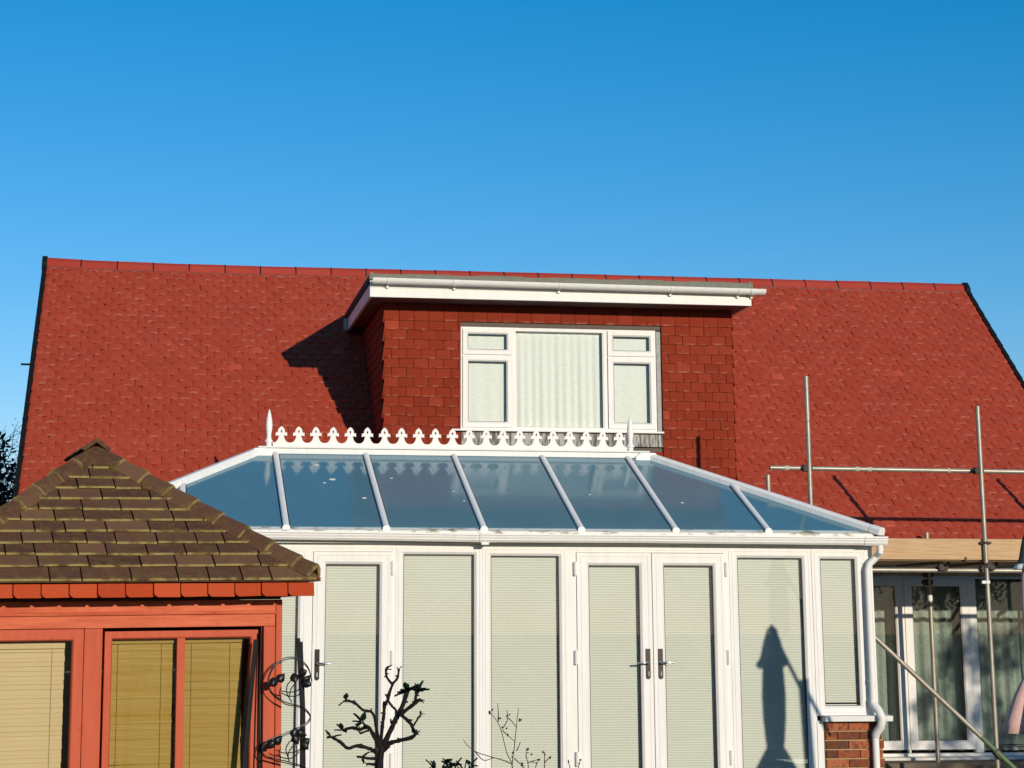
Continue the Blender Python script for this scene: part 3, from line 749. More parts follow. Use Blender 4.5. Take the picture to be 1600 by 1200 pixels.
for X in RX:
    yt = YRG
    if X < HL: yt = YEV + (X - EL) / (HL - EL) * (YRG - YEV)
    if X > HR: yt = YEV + (ER - X) / (ER - HR) * (YRG - YEV)
    rf = part(bar_m((X, YEV + .005, ZEV + .022), (X, yt - .01, cz(yt - .01) + .022)), 'rafter', 'white_roof', con, True)
    m = MB(); m.extrude([[(-.037, -.028), (.037, -.028), (.037, .018), (.026, .038), (0, .046), (-.026, .038), (-.037, .018)]], lambda u, v, d: (X + u, YEV - .012 + d, ZEV + .012 + v), 0, .035); part(m, 'rafter_end_cap', 'white_roof', rf, True, .004)
    for s_ in (-1, 1):  # dark glazing seal beside the bar
        part(MB().box(X + s_ * .040 - .005, X + s_ * .040 + .005, YEV + .03, yt - .03, -.002, .0065, None), 'seal', 'black', rf) if False else None
    m = MB()
    for s_ in (-1, 1): m.sweep([(-.006, .018), (.006, .018), (.006, .028), (-.006, .028)], (X + s_ * .034, YEV + .01, ZEV), (X + s_ * .034, yt - .05, cz(yt - .05)), (1, 0, 0), (0, 0, 1))
    part(m, 'glazing_seal', 'black', rf)
hb = [(-.055, -.005), (-.055, .04), (-.03, .065), (.03, .065), (.055, .04), (.055, -.005)]
for (x0, x1) in ((HL, EL), (HR, ER)):
    a = Vector((x0, YRG, ZRG + .012)); b_ = Vector((x1, YEV - .0, ZEV + .012)); d = (b_ - a).normalized(); sd = Vector((0, 0, 1)).cross(d).normalized(); up = d.cross(sd); up = up if up.z > 0 else -up
    m = MB(); m.sweep(hb, a, b_, sd, up); o = part(m, 'hip_bar', 'white_roof', con)
    m = MB(); m.sweep([(u * 1.08, w * 1.08) for u, w in hb], b_ - d * .06, b_ + d * .05, sd, up); part(m, 'hip_end_cap', 'white_roof', o)
    a2 = Vector((x0 * .4 + x1 * .6, YEV * .6 + YRG * .4, 0)); y2 = 2 * YRG - YEV
    m = MB(); m.sweep(hb, a, Vector((x0 + (x1 - x0) * .52, YRG + (y2 - YRG) * .52, ZRG - (y2 - YRG) * .52 * TC)), Vector((0, 0, 1)).cross(Vector((x1 - x0, y2 - YRG, 0)).normalized()), (0, 0, 1)); part(m, 'back_hip_bar', 'white_roof', con)
# ridge and cresting
m = MB(); m.box(HL - .0, HR + .0, YRG - .055, YRG + .055, ZRG + .005, ZRG + .062); rg = part(m, 'ridge', 'white', con, bevel=.006)
part(MB().box(HL - .02, HR + .02, YRG - .075, YRG + .075, ZRG + .064, ZRG + .082), 'ridge_cap', 'white', rg, bevel=.006)
ZB = ZRG + .083
cr = part(MB().box(1.19, 4.95, YRG - .014, YRG + .014, ZB, ZB + .028), 'cresting', 'white', con, bevel=.003)
def arc(cx, cy, r, a0, a1, n): return [(cx + r * cos(radians(a0 + (a1 - a0) * k / n)), cy + r * sin(radians(a0 + (a1 - a0) * k / n))) for k in range(n + 1)]
P_ = .1795
half = [(P_ / 2, 0), (P_ / 2, .014), (.062, .019), (.044, .036), (.032, .058), (.024, .088), (.052, .088), (.060, .082), (.058, .122), (.050, .118), (.038, .121)]
half += [(.036, .14), (.027, .160), (.014, .175), (0, .184)]
outer = half + [(-x, z) for x, z in reversed(half[:-1])]
hole = [(0, .150), (-.010, .133), (0, .112), (.010, .133)]
mm_ = MB(); mm_.extrude([outer, hole], lambda u, v, d: (u, d, v), -.010, .010); mot = mm_.mesh('cresting_motif', 'white')
for k in range(21):
    o = link('cresting_motif', mot, cr); o.location = (1.278 + k * P_, YRG, ZB + .027); o.rotation_euler = (random.gauss(0, .012), random.gauss(0, .006), 0)
for X, zt, tilt in ((1.148, 3.53, -.01), (4.99, 3.51, .012)):
    h = zt - ZB
    prof = [(.036, 0), (.036, .03), (.030, .035), (.030, .085), (.044, .088), (.042, .10), (.026, .125), (.024, .16), (.027, .162), (.026, .17), (.034, .215), (.036, .25), (.031, .30), (.018, .36), (.006, .40), (.0015, .405)]
    m = MB(); m.lathe((X, YRG, ZB - .05), [(r, z / .405 * (h + .05)) for r, z in prof], 18); part(m, 'finial', 'white_roof', con, True)
for X0_, X1_ in ((HL - .10, HL + .13), (HR - .14, HR + .12)):
    m = MB(); m.extrude([[(X0_, .0), (X0_, .05), (X0_ + .05, .095), (X1_ - .05, .095), (X1_, .05), (X1_, .0)]], lambda u, v, d: (u, YRG - .10 + d, ZRG - .035 + v), 0, .2); part(m, 'ridge_end_cover', 'white_roof', con, bevel=.006)
for X, Y, r in ((1.75, 20.55, .022), (2.02, 20.05, .014), (1.66, 20.45, .010), (2.35, 20.6, .009), (3.0, 20.0, .008), (1.62, 20.95, .018), (2.93, 20.25, .006), (5.2, 20.0, .010), (4.3, 20.2, .007)):
    m = MB(); n_ = 9; pts = [(X + r * (1.5 + random.uniform(-.3, .3)) * cos(2 * pi * k / n_), Y + r * random.uniform(.7, 1.2) * sin(2 * pi * k / n_)) for k in range(n_)]
    m.extrude([pts], lambda u, v, d: Vector((u, v, cz(v))) + nF * (.022 + d), .0005, .004); part(m, 'bird_dropping', 'dropping', con)
# pleated blinds, hung inside the glass
def blind(x0, x1, z0, z1, label):
    pitch = .0235; n = int((z1 - z0) / pitch); vs = []; fs = []; y = YC + .062
    for k in range(2 * n + 1):
        z = z1 - k * pitch / 2; dy = .0065 if k % 2 else 0
        vs += [(x0, y + dy, z), (x1, y + dy, z)]
    fs = [(2 * k, 2 * k + 1, 2 * k + 3, 2 * k + 2) for k in range(2 * n)]
    root = thing('pleated_blind', label, 'blind', ((x0 + x1) / 2, y, z0), None, 'pleated blinds in the conservatory')
    m = MB(); m.add(vs, fs); o = part(m, 'pleated_fabric', 'pleat', root); s_ = o.modifiers.new('thickness', 'SOLIDIFY'); s_.thickness = .001
    part(MB().box(x0, x1, y - .004, y + .02, z1, z1 + .028), 'head_rail', 'white', root); part(MB().box(x0, x1, y - .004, y + .016, z0 - .02, z0), 'bottom_rail', 'white', root)
blind(-.48, 1.36, -.10, 1.97, 'pale green pleated blind in the pane half hidden by the summerhouse')
blind(1.592, 2.115, -.06, 1.885, 'pale green pleated blind in the single door with one handle')
blind(2.328, 3.012, -.10, 1.97, 'pale green pleated blind in the wide pane behind the leafy shrub branch tips')
blind(3.158, 3.830, -.10, 1.97, 'pale green pleated blind in the wide pane behind the thin twiggy shrub')
blind(4.098, 4.608, -.06, 1.885, 'pale green pleated blind in the left leaf of the double doors')
blind(4.832, 5.335, -.06, 1.885, 'pale green pleated blind in the right leaf of the double doors')
blind(5.566, 6.230, -.10, 1.96, 'pale green pleated blind with the parasol shadow across it')
blind(6.395, 6.760, .60, 1.955, 'short pale green pleated blind in the narrow window above the bricks')

# ================================================================== SUMMERHOUSE
sh = thing('summerhouse', 'small red wooden summerhouse with a mossy brown tiled hipped roof', 'summerhouse', (.774, 12.465, 1.246), (0, -.0125, radians(9.4)))
sh['local'] = 1
ZG = -1.50
W_L = -1.92
def shp(mb, name, mat, parent=sh, **kw): return part(mb, name, mat, parent, **kw)
body = MB()
body.box(W_L, 0, 1.9, 1.95, ZG, .2); body.box(W_L, W_L + .05, .06, 1.9, ZG, .2); body.box(-.05, 0, .06, 1.9, ZG, .2)
shp(body, 'wall', 'red_wood')
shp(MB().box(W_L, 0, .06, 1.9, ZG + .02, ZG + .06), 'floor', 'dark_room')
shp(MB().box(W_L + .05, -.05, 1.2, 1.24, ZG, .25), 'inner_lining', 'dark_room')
# front: beam, bead, posts, windows
shp(MB().box(W_L, -.040, -.012, .06, .168, .235), 'top_beam', 'red_wood', bevel=.004)
m = MB(); m.tube([(W_L, -.016, .161), (-.041, -.016, .161)], .010, 8); shp(m, 'bead_moulding', 'red_wood')
shp(MB().box(W_L, -.042, -.010, .06, .081, .152), 'head_rail', 'red_wood', bevel=.004)
shp(MB().box(-.038, 0, -.014, .06, ZG, .235), 'corner_post', 'red_wood_v', bevel=.004)
shp(MB().box(-.110, -.040, -.008, .06, ZG, .080), 'post', 'red_wood_v', bevel=.004)
shp(MB().box(-1.165, -1.060, -.008, .06, ZG, .080), 'post', 'red_wood_v', bevel=.004)
shp(MB().box(W_L, W_L + .1, -.008, .06, ZG, .080), 'post', 'red_wood_v', bevel=.004)
shp(MB().box(W_L, 0, .0, .05, ZG, -1.05), 'lower_panel', 'red_wood')
shp(MB().box(-.118, -.110, .03, .058, ZG, .080), 'rebate_shade', 'black')  # black strip standing in for the shadow in the window rebate
def shwin(x0, x1, z0, z1, w, y):
    p = shp(MB().ring(x0, x1, z0, z1, [(0, .045), (0, 0), (w - .008, 0), (w, .012), (w, .045)], y), 'window', 'red_wood_v', bevel=.003)
    return p
w1 = shwin(-1.80, -1.167, -1.04, .078, .066, -.002)
part(MB().box(-1.735, -1.232, .020, .025, -.98, .015), 'pane', 'glass', w1)
w2 = shwin(-1.045, -.140, -1.04, .062, .046, .012)
part(MB().box(-.622, -.575, .014, .052, -1.0, .02), 'muntin', 'red_wood_v', w2, bevel=.003)
part(MB().box(-1.0, -.62, .034, .039, -1.0, .018), 'pane', 'glass', w2); part(MB().box(-.577, -.185, .034, .039, -1.0, .018), 'pane', 'glass', w2)
shp(MB().box(W_L, 0.0, -.168, .03, .300, .312), 'soffit', 'soffit'); shp(MB().box(W_L, 0.0, .03, .058, .237, .312), 'wall_plate', 'soffit')
# roof: front hip face, side faces, back
EXR, EXL = .18, -2.19; EY0 = -.26; EY1 = 2.2; AX = (EXR + EXL) / 2; HWD = (EXR - EXL) / 2; AY0 = EY0 + HWD; AY1 = EY1 - HWD + .35; EZ = .342; AZ = 1.150
if AY1 < AY0 + .2: AY1 = AY0 + .2
rise = AZ - EZ; ang = atan2(rise, HWD)
deck = MB(); dz = -.006
deck.add([(EXL, EY0, EZ + dz), (EXR, EY0, EZ + dz), (EXR, EY1, EZ + dz), (EXL, EY1, EZ + dz), (AX, AY0, AZ + dz), (AX, AY1, AZ + dz)], [(0, 1, 4), (1, 2, 5, 4), (2, 3, 5), (3, 0, 4, 5), (0, 3, 2, 1)])
rf = shp(deck, 'roof', 'shingle')
Lf = hypot(rise, HWD); rowsN = 11; gz = Lf / (rowsN + .55)
def face_xf(o, ex, ey):
    ex, ey = Vector(ex).normalized(), Vector(ey).normalized(); n_ = ex.cross(ey)
    return lambda u, v, d: Vector(o) + ex * u + ey * v + n_ * d
def shingle_face(fx, base, lim, wmin, wmax, as_parts):
    """courses of random-width tiles on a triangular or sloping face; lim(v) -> (u0, u1)"""
    mbx = MB()
    for r in range(rowsN + 1):
        v0, v1 = r * gz, (r + 1) * gz + .04
        u = base[0] - random.uniform(0, wmax)
        while u < base[1]:
            w_ = random.uniform(wmin, wmax); a_, b2 = u + .0045, u + w_ - .0045; u += w_
            po = [(a_, v0 - random.uniform(0, .004)), (b2, v0 - random.uniform(0, .004)), (b2, v1), (a_, v1)]
            po = clip(po, lambda p: p[0] - lim(p[1])[0]); po = clip(po, lambda p: lim(p[1])[1] - p[0])
            if len(po) < 3: continue
            ar = abs(sum(po[i][0] * po[(i + 1) % len(po)][1] - po[(i + 1) % len(po)][0] * po[i][1] for i in range(len(po)))) / 2
            if ar < .0015: continue
            rr = random.random(); lf = random.uniform(.9, 1.3)
            vs = []; tt = []
            for top in (1, 0):
                for (uu, vv) in po:
                    k_ = (vv - v0) / (v1 - v0); vs.append(fx(uu, vv, (.017 * lf if r else .004) * (1 - k_) + (.011 if top else 0.))); tt.append((rr, max(0, k_ * 1.0), .5))
            q = len(po); fs = [tuple(range(q)), tuple(range(2 * q - 1, q - 1, -1))] + [(i, (i + 1) % q, q + (i + 1) % q, q + i) for i in range(q)]
            if as_parts:
                mx = MB(); mx.add(vs, fs, tt); part(mx, 'roof_tile', 'shingle', rf)
            else: mbx.add(vs, fs, tt)
    if not as_parts:
        o = part(mbx, 'roof_tile_field', 'shingle', rf); o['kind'] = 'stuff'
fx = face_xf((AX, EY0, EZ), (1, 0, 0), (0, HWD, rise)); shingle_face(fx, (-HWD, HWD), lambda v: (-HWD * (1 - v / Lf), HWD * (1 - v / Lf)), .15, .30, True)
Dp = EY1 - EY0
for sg in (1, -1):
    fx = face_xf((EXR if sg > 0 else EXL, EY0 if sg > 0 else EY1, EZ), (0, sg, 0), (-sg * HWD, 0, rise))
    shingle_face(fx, (0, Dp), lambda v: (HWD * v / Lf, Dp - HWD * v / Lf if True else Dp), .15, .30, False)
# hip tiles
for sg in (1, -1):
    a = Vector((EXR if sg > 0 else EXL, EY0, EZ + .03)); e = Vector((AX, AY0, AZ + .03)); d = (e - a); Lh = d.length; d.normalize()
    sd = Vector((0, 0, 1)).cross(d).normalized(); up = d.cross(sd); up = up if up.z > 0 else -up
    nh = 9; lh = Lh / nh
    for k in range(nh):
        p0 = a + d * (k * lh - (.035 if k else -.05)); p1 = a + d * ((k + 1) * lh); h0, h1 = .016, .0; m = MB(); w0, w1_ = .074, .066
        j = random.gauss(0, .006)
        prof0 = [(-w0, -.045 + h0), (-w0 * .55, .004 + h0), (0, .030 + h0), (w0 * .55, .004 + h0), (w0, -.045 + h0), (w0 * .93, -.062 + h0), (0, .008 + h0), (-w0 * .93, -.062 + h0)]
        prof1 = [(-w1_, -.045 + h1), (-w1_ * .55, .004 + h1), (0, .030 + h1), (w1_ * .55, .004 + h1), (w1_, -.045 + h1), (w1_ * .93, -.062 + h1), (0, .008 + h1), (-w1_ * .93, -.062 + h1)]
        mb2 = MB(); mb2.sweep([(-.078, -.072), (.078, -.072), (.045, -.012), (-.045, -.012)], p0 + d * .036, p1, sd, up); part(mb2, 'hip_shade', 'bark', rf)  # dark strip that draws the shadow band beneath the hip tiles
        vs = [p0 + sd * (u + j) + up * w_ for u, w_ in prof0] + [p1 + sd * u + up * w_ for u, w_ in prof1]; q = 8; rr = random.random()
        m.add(vs, [(i, (i + 1) % q, q + (i + 1) % q, q + i) for i in range(q)] + [tuple(range(q - 1, -1, -1)), tuple(range(q, 2 * q))], [(rr, 0.02, .5)] * 8 + [(rr, 1., .5)] * 8); part(m, 'hip_tile', 'shingle', rf)
m = MB(); rp = [(u * .72, w_ * .8 - .012) for u, w_ in [(-.13, -.075), (-.12, -.06), (-.03, .0), (0, .012), (.03, .0), (.12, -.06), (.13, -.075), (.10, -.085), (0, -.022), (-.10, -.085)]]
for k in range(3):
    y0_ = AY0 - .05 + k * .3; m2 = MB(); m2.sweep(rp, (AX, y0_, AZ + .105), (AX, y0_ + .31, AZ + .10), (1, 0, 0), (0, 0, 1)); m2.t = [(random.random(), .3, .5)] * len(m2.v); part(m2, 'ridge_tile', 'shingle', rf)
# red eaves tiles
x = .143
k = 0
while x > EXL + .12:
    w_ = .1585 + random.uniform(-.002, .003); x0 = x - w_; m = MB()
    ol = [(x0 + .003 + .022, .251), (x - .002, .252 + random.uniform(-.002, .004)), (x - .002, .330), (x0 + .003, .330), (x0 + .003, .272), (x0 + .010, .262)]
    t_ = random.uniform(-.004, .004)
    def fe(u, v, d, x0=x0, t_=t_): return (u, -.225 + d - (.330 - v) * .10 - .010 * (1 - ((u - x0 - .08) / .08) ** 2) + t_, v)
    m.extrude([ol], fe, 0, .016); rr = random.random(); m.t = [(rr, .5, .5)] * len(m.v); shp(m, 'eaves_tile', 'orange_tile', bevel=.003); x = x0
shp(MB().box(EXL + .1, .135, -.205, -.17, .255, .325), 'eaves_board', 'red_wood')
shp(MB().box(.10, .135, -.17, 2.0, .255, .325), 'eaves_board', 'red_wood')
# timber-slat blinds inside
def slat_blind(x0, x1, z1, z0, y, gap, mat, ang_, label, jit):
    root = thing('slatted_blind', label, 'blind', sh.location, sh.rotation_euler, 'slatted blinds in the summerhouse'); root['local'] = 1
    n_ = int((z1 - z0) / gap); me = MB()
    hw = gap * .62
    cs, sn = cos(ang_), sin(ang_)
    pr = [(-hw, 0), (-hw * .4, .0022), (hw * .4, .0022), (hw, 0), (hw * .4, -.0012), (-hw * .4, -.0012)]
    me.sweep([(u * sn + w_ * cs, u * cs - w_ * sn) for u, w_ in pr], (x0, 0, 0), (x1, 0, 0), (0, 1, 0), (0, 0, 1)); sl_me = me.mesh('slat', mat)
    for k_ in range(n_):
        o = link('slat', sl_me, root); o.location = (random.gauss(0, .0015), y, z1 - .03 - k_ * gap); o.rotation_euler = (random.gauss(0, jit), random.gauss(0, jit * .05), 0)
    o = link('head_rail', MB().box(x0, x1, y - .018, y + .018, z1 - .02, z1 + .015).mesh('head_rail', mat), root)
    for xx in (x0 + .05, x1 - .07):
        m = MB(); m.tube([(xx, y - hw * sn - .006, z1), (xx, y - hw * sn - .006, z0)], .0014, 5); o = link('ladder_cord', m.mesh('ladder_cord', mat), root)
slat_blind(-1.70, -1.265, -.01, -.95, .085, .0255, 'slat_pale', .25, 'pale cream slatted blind in the far-left summerhouse window', .05)
slat_blind(-1.005, -.630, .010, -.95, .095, .046, 'slat_gold', .12, 'golden slatted blind left of the glazing bar in the summerhouse window', .11)
slat_blind(-.572, -.222, .010, -.95, .095, .046, 'slat_gold', .12, 'golden slatted blind right of the glazing bar, beside the black trellis', .11)

# ================================================================== GARDEN METAL TRELLIS
tr = thing('garden_trellis', 'black wrought iron trellis with curling wires and leaves beside the summerhouse', 'trellis', (.774, 12.465, 1.246), (0, 0, radians(9.4))); tr['local'] = 1
TY = -.10
def rod(pts, r, nm='post', n_=8): m = MB(); m.tube(pts, r, n_); return part(m, nm, 'iron', tr, True)
rod([(-0.182, TY, .004), (-0.233, TY, -.72), (-0.290, TY, -1.5)], .010); rod([(-0.169, TY + .02, .0), (-0.217, TY + .02, -.72), (-0.275, TY + .02, -1.5)], .008)
rod([(-0.135, TY + .05, .05), (-0.143, TY + .05, -1.5)], .005)
rod([(0.077, TY, .010), (0.107, TY, -.4), (0.112, TY, -.72), (0.117, TY, -1.5)], .012); rod([(0.098, TY + .02, -.010), (0.121, TY + .02, -.4), (0.129, TY + .02, -.72), (0.135, TY + .02, -1.5)], .012)
def curve(pts, n_=8):
    out = []; P = [Vector(p) for p in pts]; P = [P[0] * 2 - P[1]] + P + [P[-1] * 2 - P[-2]]
    for i in range(1, len(P) - 2):
        for k_ in range(n_):
            t_ = k_ / n_; a_, b2, c_, d_ = P[i - 1], P[i], P[i + 1], P[i + 2]
            out.append(.5 * ((2 * b2) + (c_ - a_) * t_ + (2 * a_ - 5 * b2 + 4 * c_ - d_) * t_ ** 2 + (3 * b2 - a_ - 3 * c_ + d_) * t_ ** 3))
    return out + [P[-2]]
def tp(zx, zy):   # drawn scroll, 5 units to the centimetre-ish; origin at the frame head
    return ((370 + zx / 5 - 440) * .00366 + .055, 0, (1000 - (960 + zy / 5)) * .00362)
for off, dy in ((0, 0.), (12, .012)):
    pts = [(495, 520), (470, 430), (420, 370), (340, 336), (260, 345), (195, 385), (155, 440), (135, 520), (155, 590), (200, 640), (280, 690), (370, 712), (440, 740), (485, 795), (470, 840), (400, 885), (300, 925), (200, 960), (130, 990), (100, 1040), (115, 1095), (180, 1120), (300, 1150), (420, 1185), (480, 1230), (470, 1300), (380, 1350)]
    c_ = [Vector(tp(x_ + off * .4, y_ + off * (1 if k_ % 2 else 1.3))) + Vector((0, TY - .015 + dy + .006 * sin(k_), 0)) for k_, (x_, y_) in enumerate(pts)]
    rod(curve(c_), .0032, 'scroll_wire', 6)
for pts in ([(330, 690), (290, 620), (290, 560), (320, 520)], [(310, 650), (320, 590), (350, 550)], [(240, 600), (310, 612), (370, 600), (405, 575)], [(240, 615), (300, 640), (370, 640), (410, 610)], [(320, 1150), (290, 1060), (310, 1010), (340, 980)], [(320, 1160), (310, 1090), (345, 1030)], [(210, 1060), (280, 1085), (370, 1075), (410, 1055)], [(210, 1090), (280, 1125), (350, 1120), (400, 1075)], [(380, 1190), (378, 1060), (370, 1000)]):
    rod(curve([Vector(tp(*p)) + Vector((0, TY - .02, 0)) for p in pts]), .0034, 'tendril', 6)
def leaf_mesh(L, W, cup, nm, mat):
    vs, fs = [], []; N = 6
    for i in range(N + 1):
        t_ = i / N; w_ = W * (sin(pi * t_ ** .8)) * .5 + .001
        for k_ in (-1, 0, 1): vs.append((k_ * w_, -cup * (1 - abs(k_)) - .15 * L * t_ * t_, t_ * L))
    for i in range(N):
        for k_ in range(2): fs.append((i * 3 + k_, i * 3 + k_ + 1, i * 3 + k_ + 4, i * 3 + k_ + 3))
    m = MB(); m.add(vs, fs); return m.mesh(nm, mat, True)
lm = leaf_mesh(.062, .052, .012, 'leaf', 'iron')
for (x_, y_, r_) in ((205, 545, -.9), (335, 505, .3), (375, 515, 2.0), (410, 570, 1.2), (425, 590, 2.6), (205, 570, 2.4), (195, 1030, -.9), (345, 985, .5), (380, 950, 1.0), (410, 1040, .8), (415, 1070, 2.3), (200, 1060, 2.5), (340, 1010, 2.8)):
    o = link('leaf', lm, tr); p = Vector(tp(x_, y_)); o.location = (p.x, TY - .03, p.z); o.rotation_euler = (random.uniform(-.5, .5), -r_ + pi, random.uniform(-.6, .6)); o.location.z += .03
    s_ = o.modifiers.new('thickness', 'SOLIDIFY'); s_.thickness = .004

# ================================================================== SCAFFOLD
sc = thing('scaffold', 'galvanised tube scaffold along the eaves right of the conservatory', 'scaffold', (8.48, 20.3, -.2))
TRD = .0242; YS = 20.3
def pole(a, b, nm, mat='tube'): m = MB(); m.tube([a, b], TRD, 14, False); m2 = MB(); m2.tube([a, b], TRD - .004, 14, False); m.add(m2.v, m2.f); return part(m, nm, mat, sc, True)
pole((6.650, YS + .06, 3.86), (6.650, YS + .06, 2.46), 'standard')
pole((8.481, YS, 3.573), (8.481, YS, -.2), 'standard')
pole((10.45, YS, 3.55), (10.45, YS, -.2), 'standard')
pole((6.63, 21.75, 2.945), (6.63, 21.75, 2.62), 'inner_standard')
pole((8.43, 21.78, 2.335), (8.43, 21.78, -.1), 'inner_standard')
pole((10.4, 21.78, 2.335), (10.4, 21.78, -.2), 'inner_standard')
pole((6.245, YS + .11, 2.918), (10.9, YS + .055, 2.895), 'guard_rail')
pole((6.60, YS + .04, 2.475), (6.60, 22.0, 2.50), 'transom')
pole((7.04, YS + .05, 1.890), (10.9, YS + .05, 1.884), 'ledger')
pole((7.04, 21.83, 1.885), (10.9, 21.83, 1.885), 'ledger')
for X in (7.995 + .06, 8.575): pole((X, YS - .045, 1.955), (X, 22.0, 1.955), 'transom')
pole((10.2, YS - .045, 1.955), (10.2, 22.0, 1.955), 'transom')
b1 = pole((7.08, YS - .05, 1.36), (8.30, YS - .05, .245), 'brace'); pole((8.30, YS - .05, .245), (8.76, YS - .05, -.176), 'brace', 'tube_green')
def coup(x, y, z, rx=0, rz=0):
    m = MB(); xf = Matrix.Translation((x, y, z)) @ Matrix.Rotation(rz, 4, 'Z') @ Matrix.Rotation(rx, 4, 'Y')
    m.box(-.046, .042, -.034, .036, -.034, .034, xf); m.box(-.065, -.035, -.018, .02, -.016, .016, xf); m.tube([xf @ Vector((-.05, -.05, 0)), xf @ Vector((-.05, .05, 0))], .010, 8); m.box(.03, .056, -.022, .022, -.020, .020, xf)
    part(m, 'coupler', 'coupler', sc, bevel=.006)
for p in ((6.632, YS + .085, 2.916), (8.465, YS + .03, 2.905), (8.475, YS + .03, 1.90), (8.52, YS - .0, 1.93, .5), (8.02, YS + .03, 1.915), (8.485, YS - .03, .075, .8), (8.42, 21.80, 1.80), (8.43, 21.80, 1.885)): coup(*p)
m = MB(); m.tube([(8.481, YS, 2.155), (8.481, YS, 2.18)], .036, 14); m.box(8.43, 8.545, YS - .012, YS + .02, 2.155, 2.178); part(m, 'board_clamp', 'coupler', sc)
m = MB(); m.tube([(8.481, YS, 1.755), (8.481, YS, 1.785)], .030, 14); m.box(8.42, 8.46, YS - .02, YS + .02, 1.755, 1.785); part(m, 'tube_band', 'trim_white', sc)
m = MB(); m.tube([(8.43, 21.78, 1.60), (8.43, 21.78, 1.66)], .027, 14); part(m, 'tube_band', 'trim_white', sc)
for X, w_ in ((7.15, .05), (7.28, .05), (8.15, .03), (6.40, .05)):
    zr = 2.918 - (X - 6.245) * .00494; yr = YS + .11 - (X - 6.245) * .0118
    part(MB().tube([(X, yr, zr), (X + w_, yr - .0006, zr)], .0255, 14), 'tape_mark', 'tape', sc)
def board(x0, x1, y0, y1, z0, z1, nm, label): return tag(part(MB().box(x0, x1, y0, y1, z0, z1), nm, 'board', None, bevel=.004), label, 'board', 'scaffold boards at the eaves')
board(7.02, 10.9, YS + .028, YS + .064, 1.995, 2.208, 'toe_board', 'upright pale timber toe board fixed along the front of the scaffold')
part(MB().box(8.262, 8.284, YS + .022, YS + .300, 1.979, 2.023), 'board_end_band', 'coupler', sc)
board(7.02, 8.26, YS + .070, YS + .295, 1.982, 2.020, 'deck_board', 'flat timber deck board behind the toe board, nearest the conservatory')
board(8.285, 10.9, YS + .070, YS + .295, 1.982, 2.020, 'deck_board', 'flat timber deck board behind the toe board, right of the tall pole')
board(7.02, 10.9, YS - .01 + .0, YS + .024, 1.952, 1.990, 'deck_board', 'narrow timber edge board showing below the upright toe board') if False else None
for k, nm_ in enumerate(('second', 'third', 'fourth', 'fifth', 'innermost')):
    board(7.02, 10.9, YS + .305 + k * .235, YS + .53 + k * .235, 1.982, 2.020, 'deck_board', nm_ + ' flat deck board back from the toe board on the scaffold')

# ================================================================== PARASOL
pr_ = thing('parasol', 'closed pale pink cantilever parasol at the right edge', 'parasol', (7.30, 15.9, -.2))
PX, PY = 7.055, 15.92
def folds(prof, nf, depth, n_=60):
    m = MB(); vs = []; k_ = len(prof)
    for r, z in prof:
        for i in range(n_):
            a = 2 * pi * i / n_; q = abs(((i * nf / n_ + .35) % 1) - .5) * 2; rr = r * (1 - depth * (q ** 1.5)); vs.append((PX + rr * cos(a), PY + rr * sin(a), z))
    fs = [(j * n_ + i, j * n_ + (i + 1) % n_, (j + 1) * n_ + (i + 1) % n_, (j + 1) * n_ + i) for j in range(k_ - 1) for i in range(n_)]
    m.add(vs, fs); return m
o = part(folds([(.34, .50), (.30, .60), (.225, .78), (.14, .93), (.085, 1.02), (.095, 1.10), (.112, 1.3), (.116, 1.5), (.105, 1.7), (.09, 1.85), (.05, 2.0), (.03, 2.10)], 8, .30), 'canopy', 'pink', pr_, True)
o.modifiers.new('thickness', 'SOLIDIFY').thickness = .003
o = part(folds([(.150, 1.80), (.118, 1.86), (.098, 1.95), (.080, 2.02), (.062, 2.06), (.058, 2.09), (.042, 2.12), (.012, 2.14)], 8, .22), 'valance', 'valance', pr_, True); o.modifiers.new('thickness', 'SOLIDIFY').thickness = .004
o = part(folds([(.168, 1.775), (.158, 1.80), (.146, 1.818)], 8, .22), 'valance_trim', 'trim_white', pr_, True); o.modifiers.new('thickness', 'SOLIDIFY').thickness = .005
m = MB(); m.lathe((PX, PY, 2.09), [(.03, 0), (.034, .02), (.02, .05), (.004, .07)], 14); part(m, 'finial', 'trim_white', pr_, True)
m = MB(); m.tube([(PX, PY, .46), (PX, PY, 2.1)], .018, 10); part(m, 'hub_tube', 'verge', pr_)
m = MB(); m.tube([(PX + .02, PY, 2.07), (PX + .26, PY, 1.58), (PX + .50, PY, 1.10)], [.016, .018, .018], 10); part(m, 'strut', 'verge', pr_, True)
m = MB(); m.tube([(PX + .27, PY + .02, 1.63), (PX + .31, PY + .02, .7), (PX + .34, PY + .02, -.2)], .030, 12); part(m, 'mast', 'verge', pr_, True)
m = MB(); m.box(PX + .0, PX + .75, PY - .35, PY + .4, -.205, -.14); part(m, 'base', 'lead', pr_, bevel=.01)

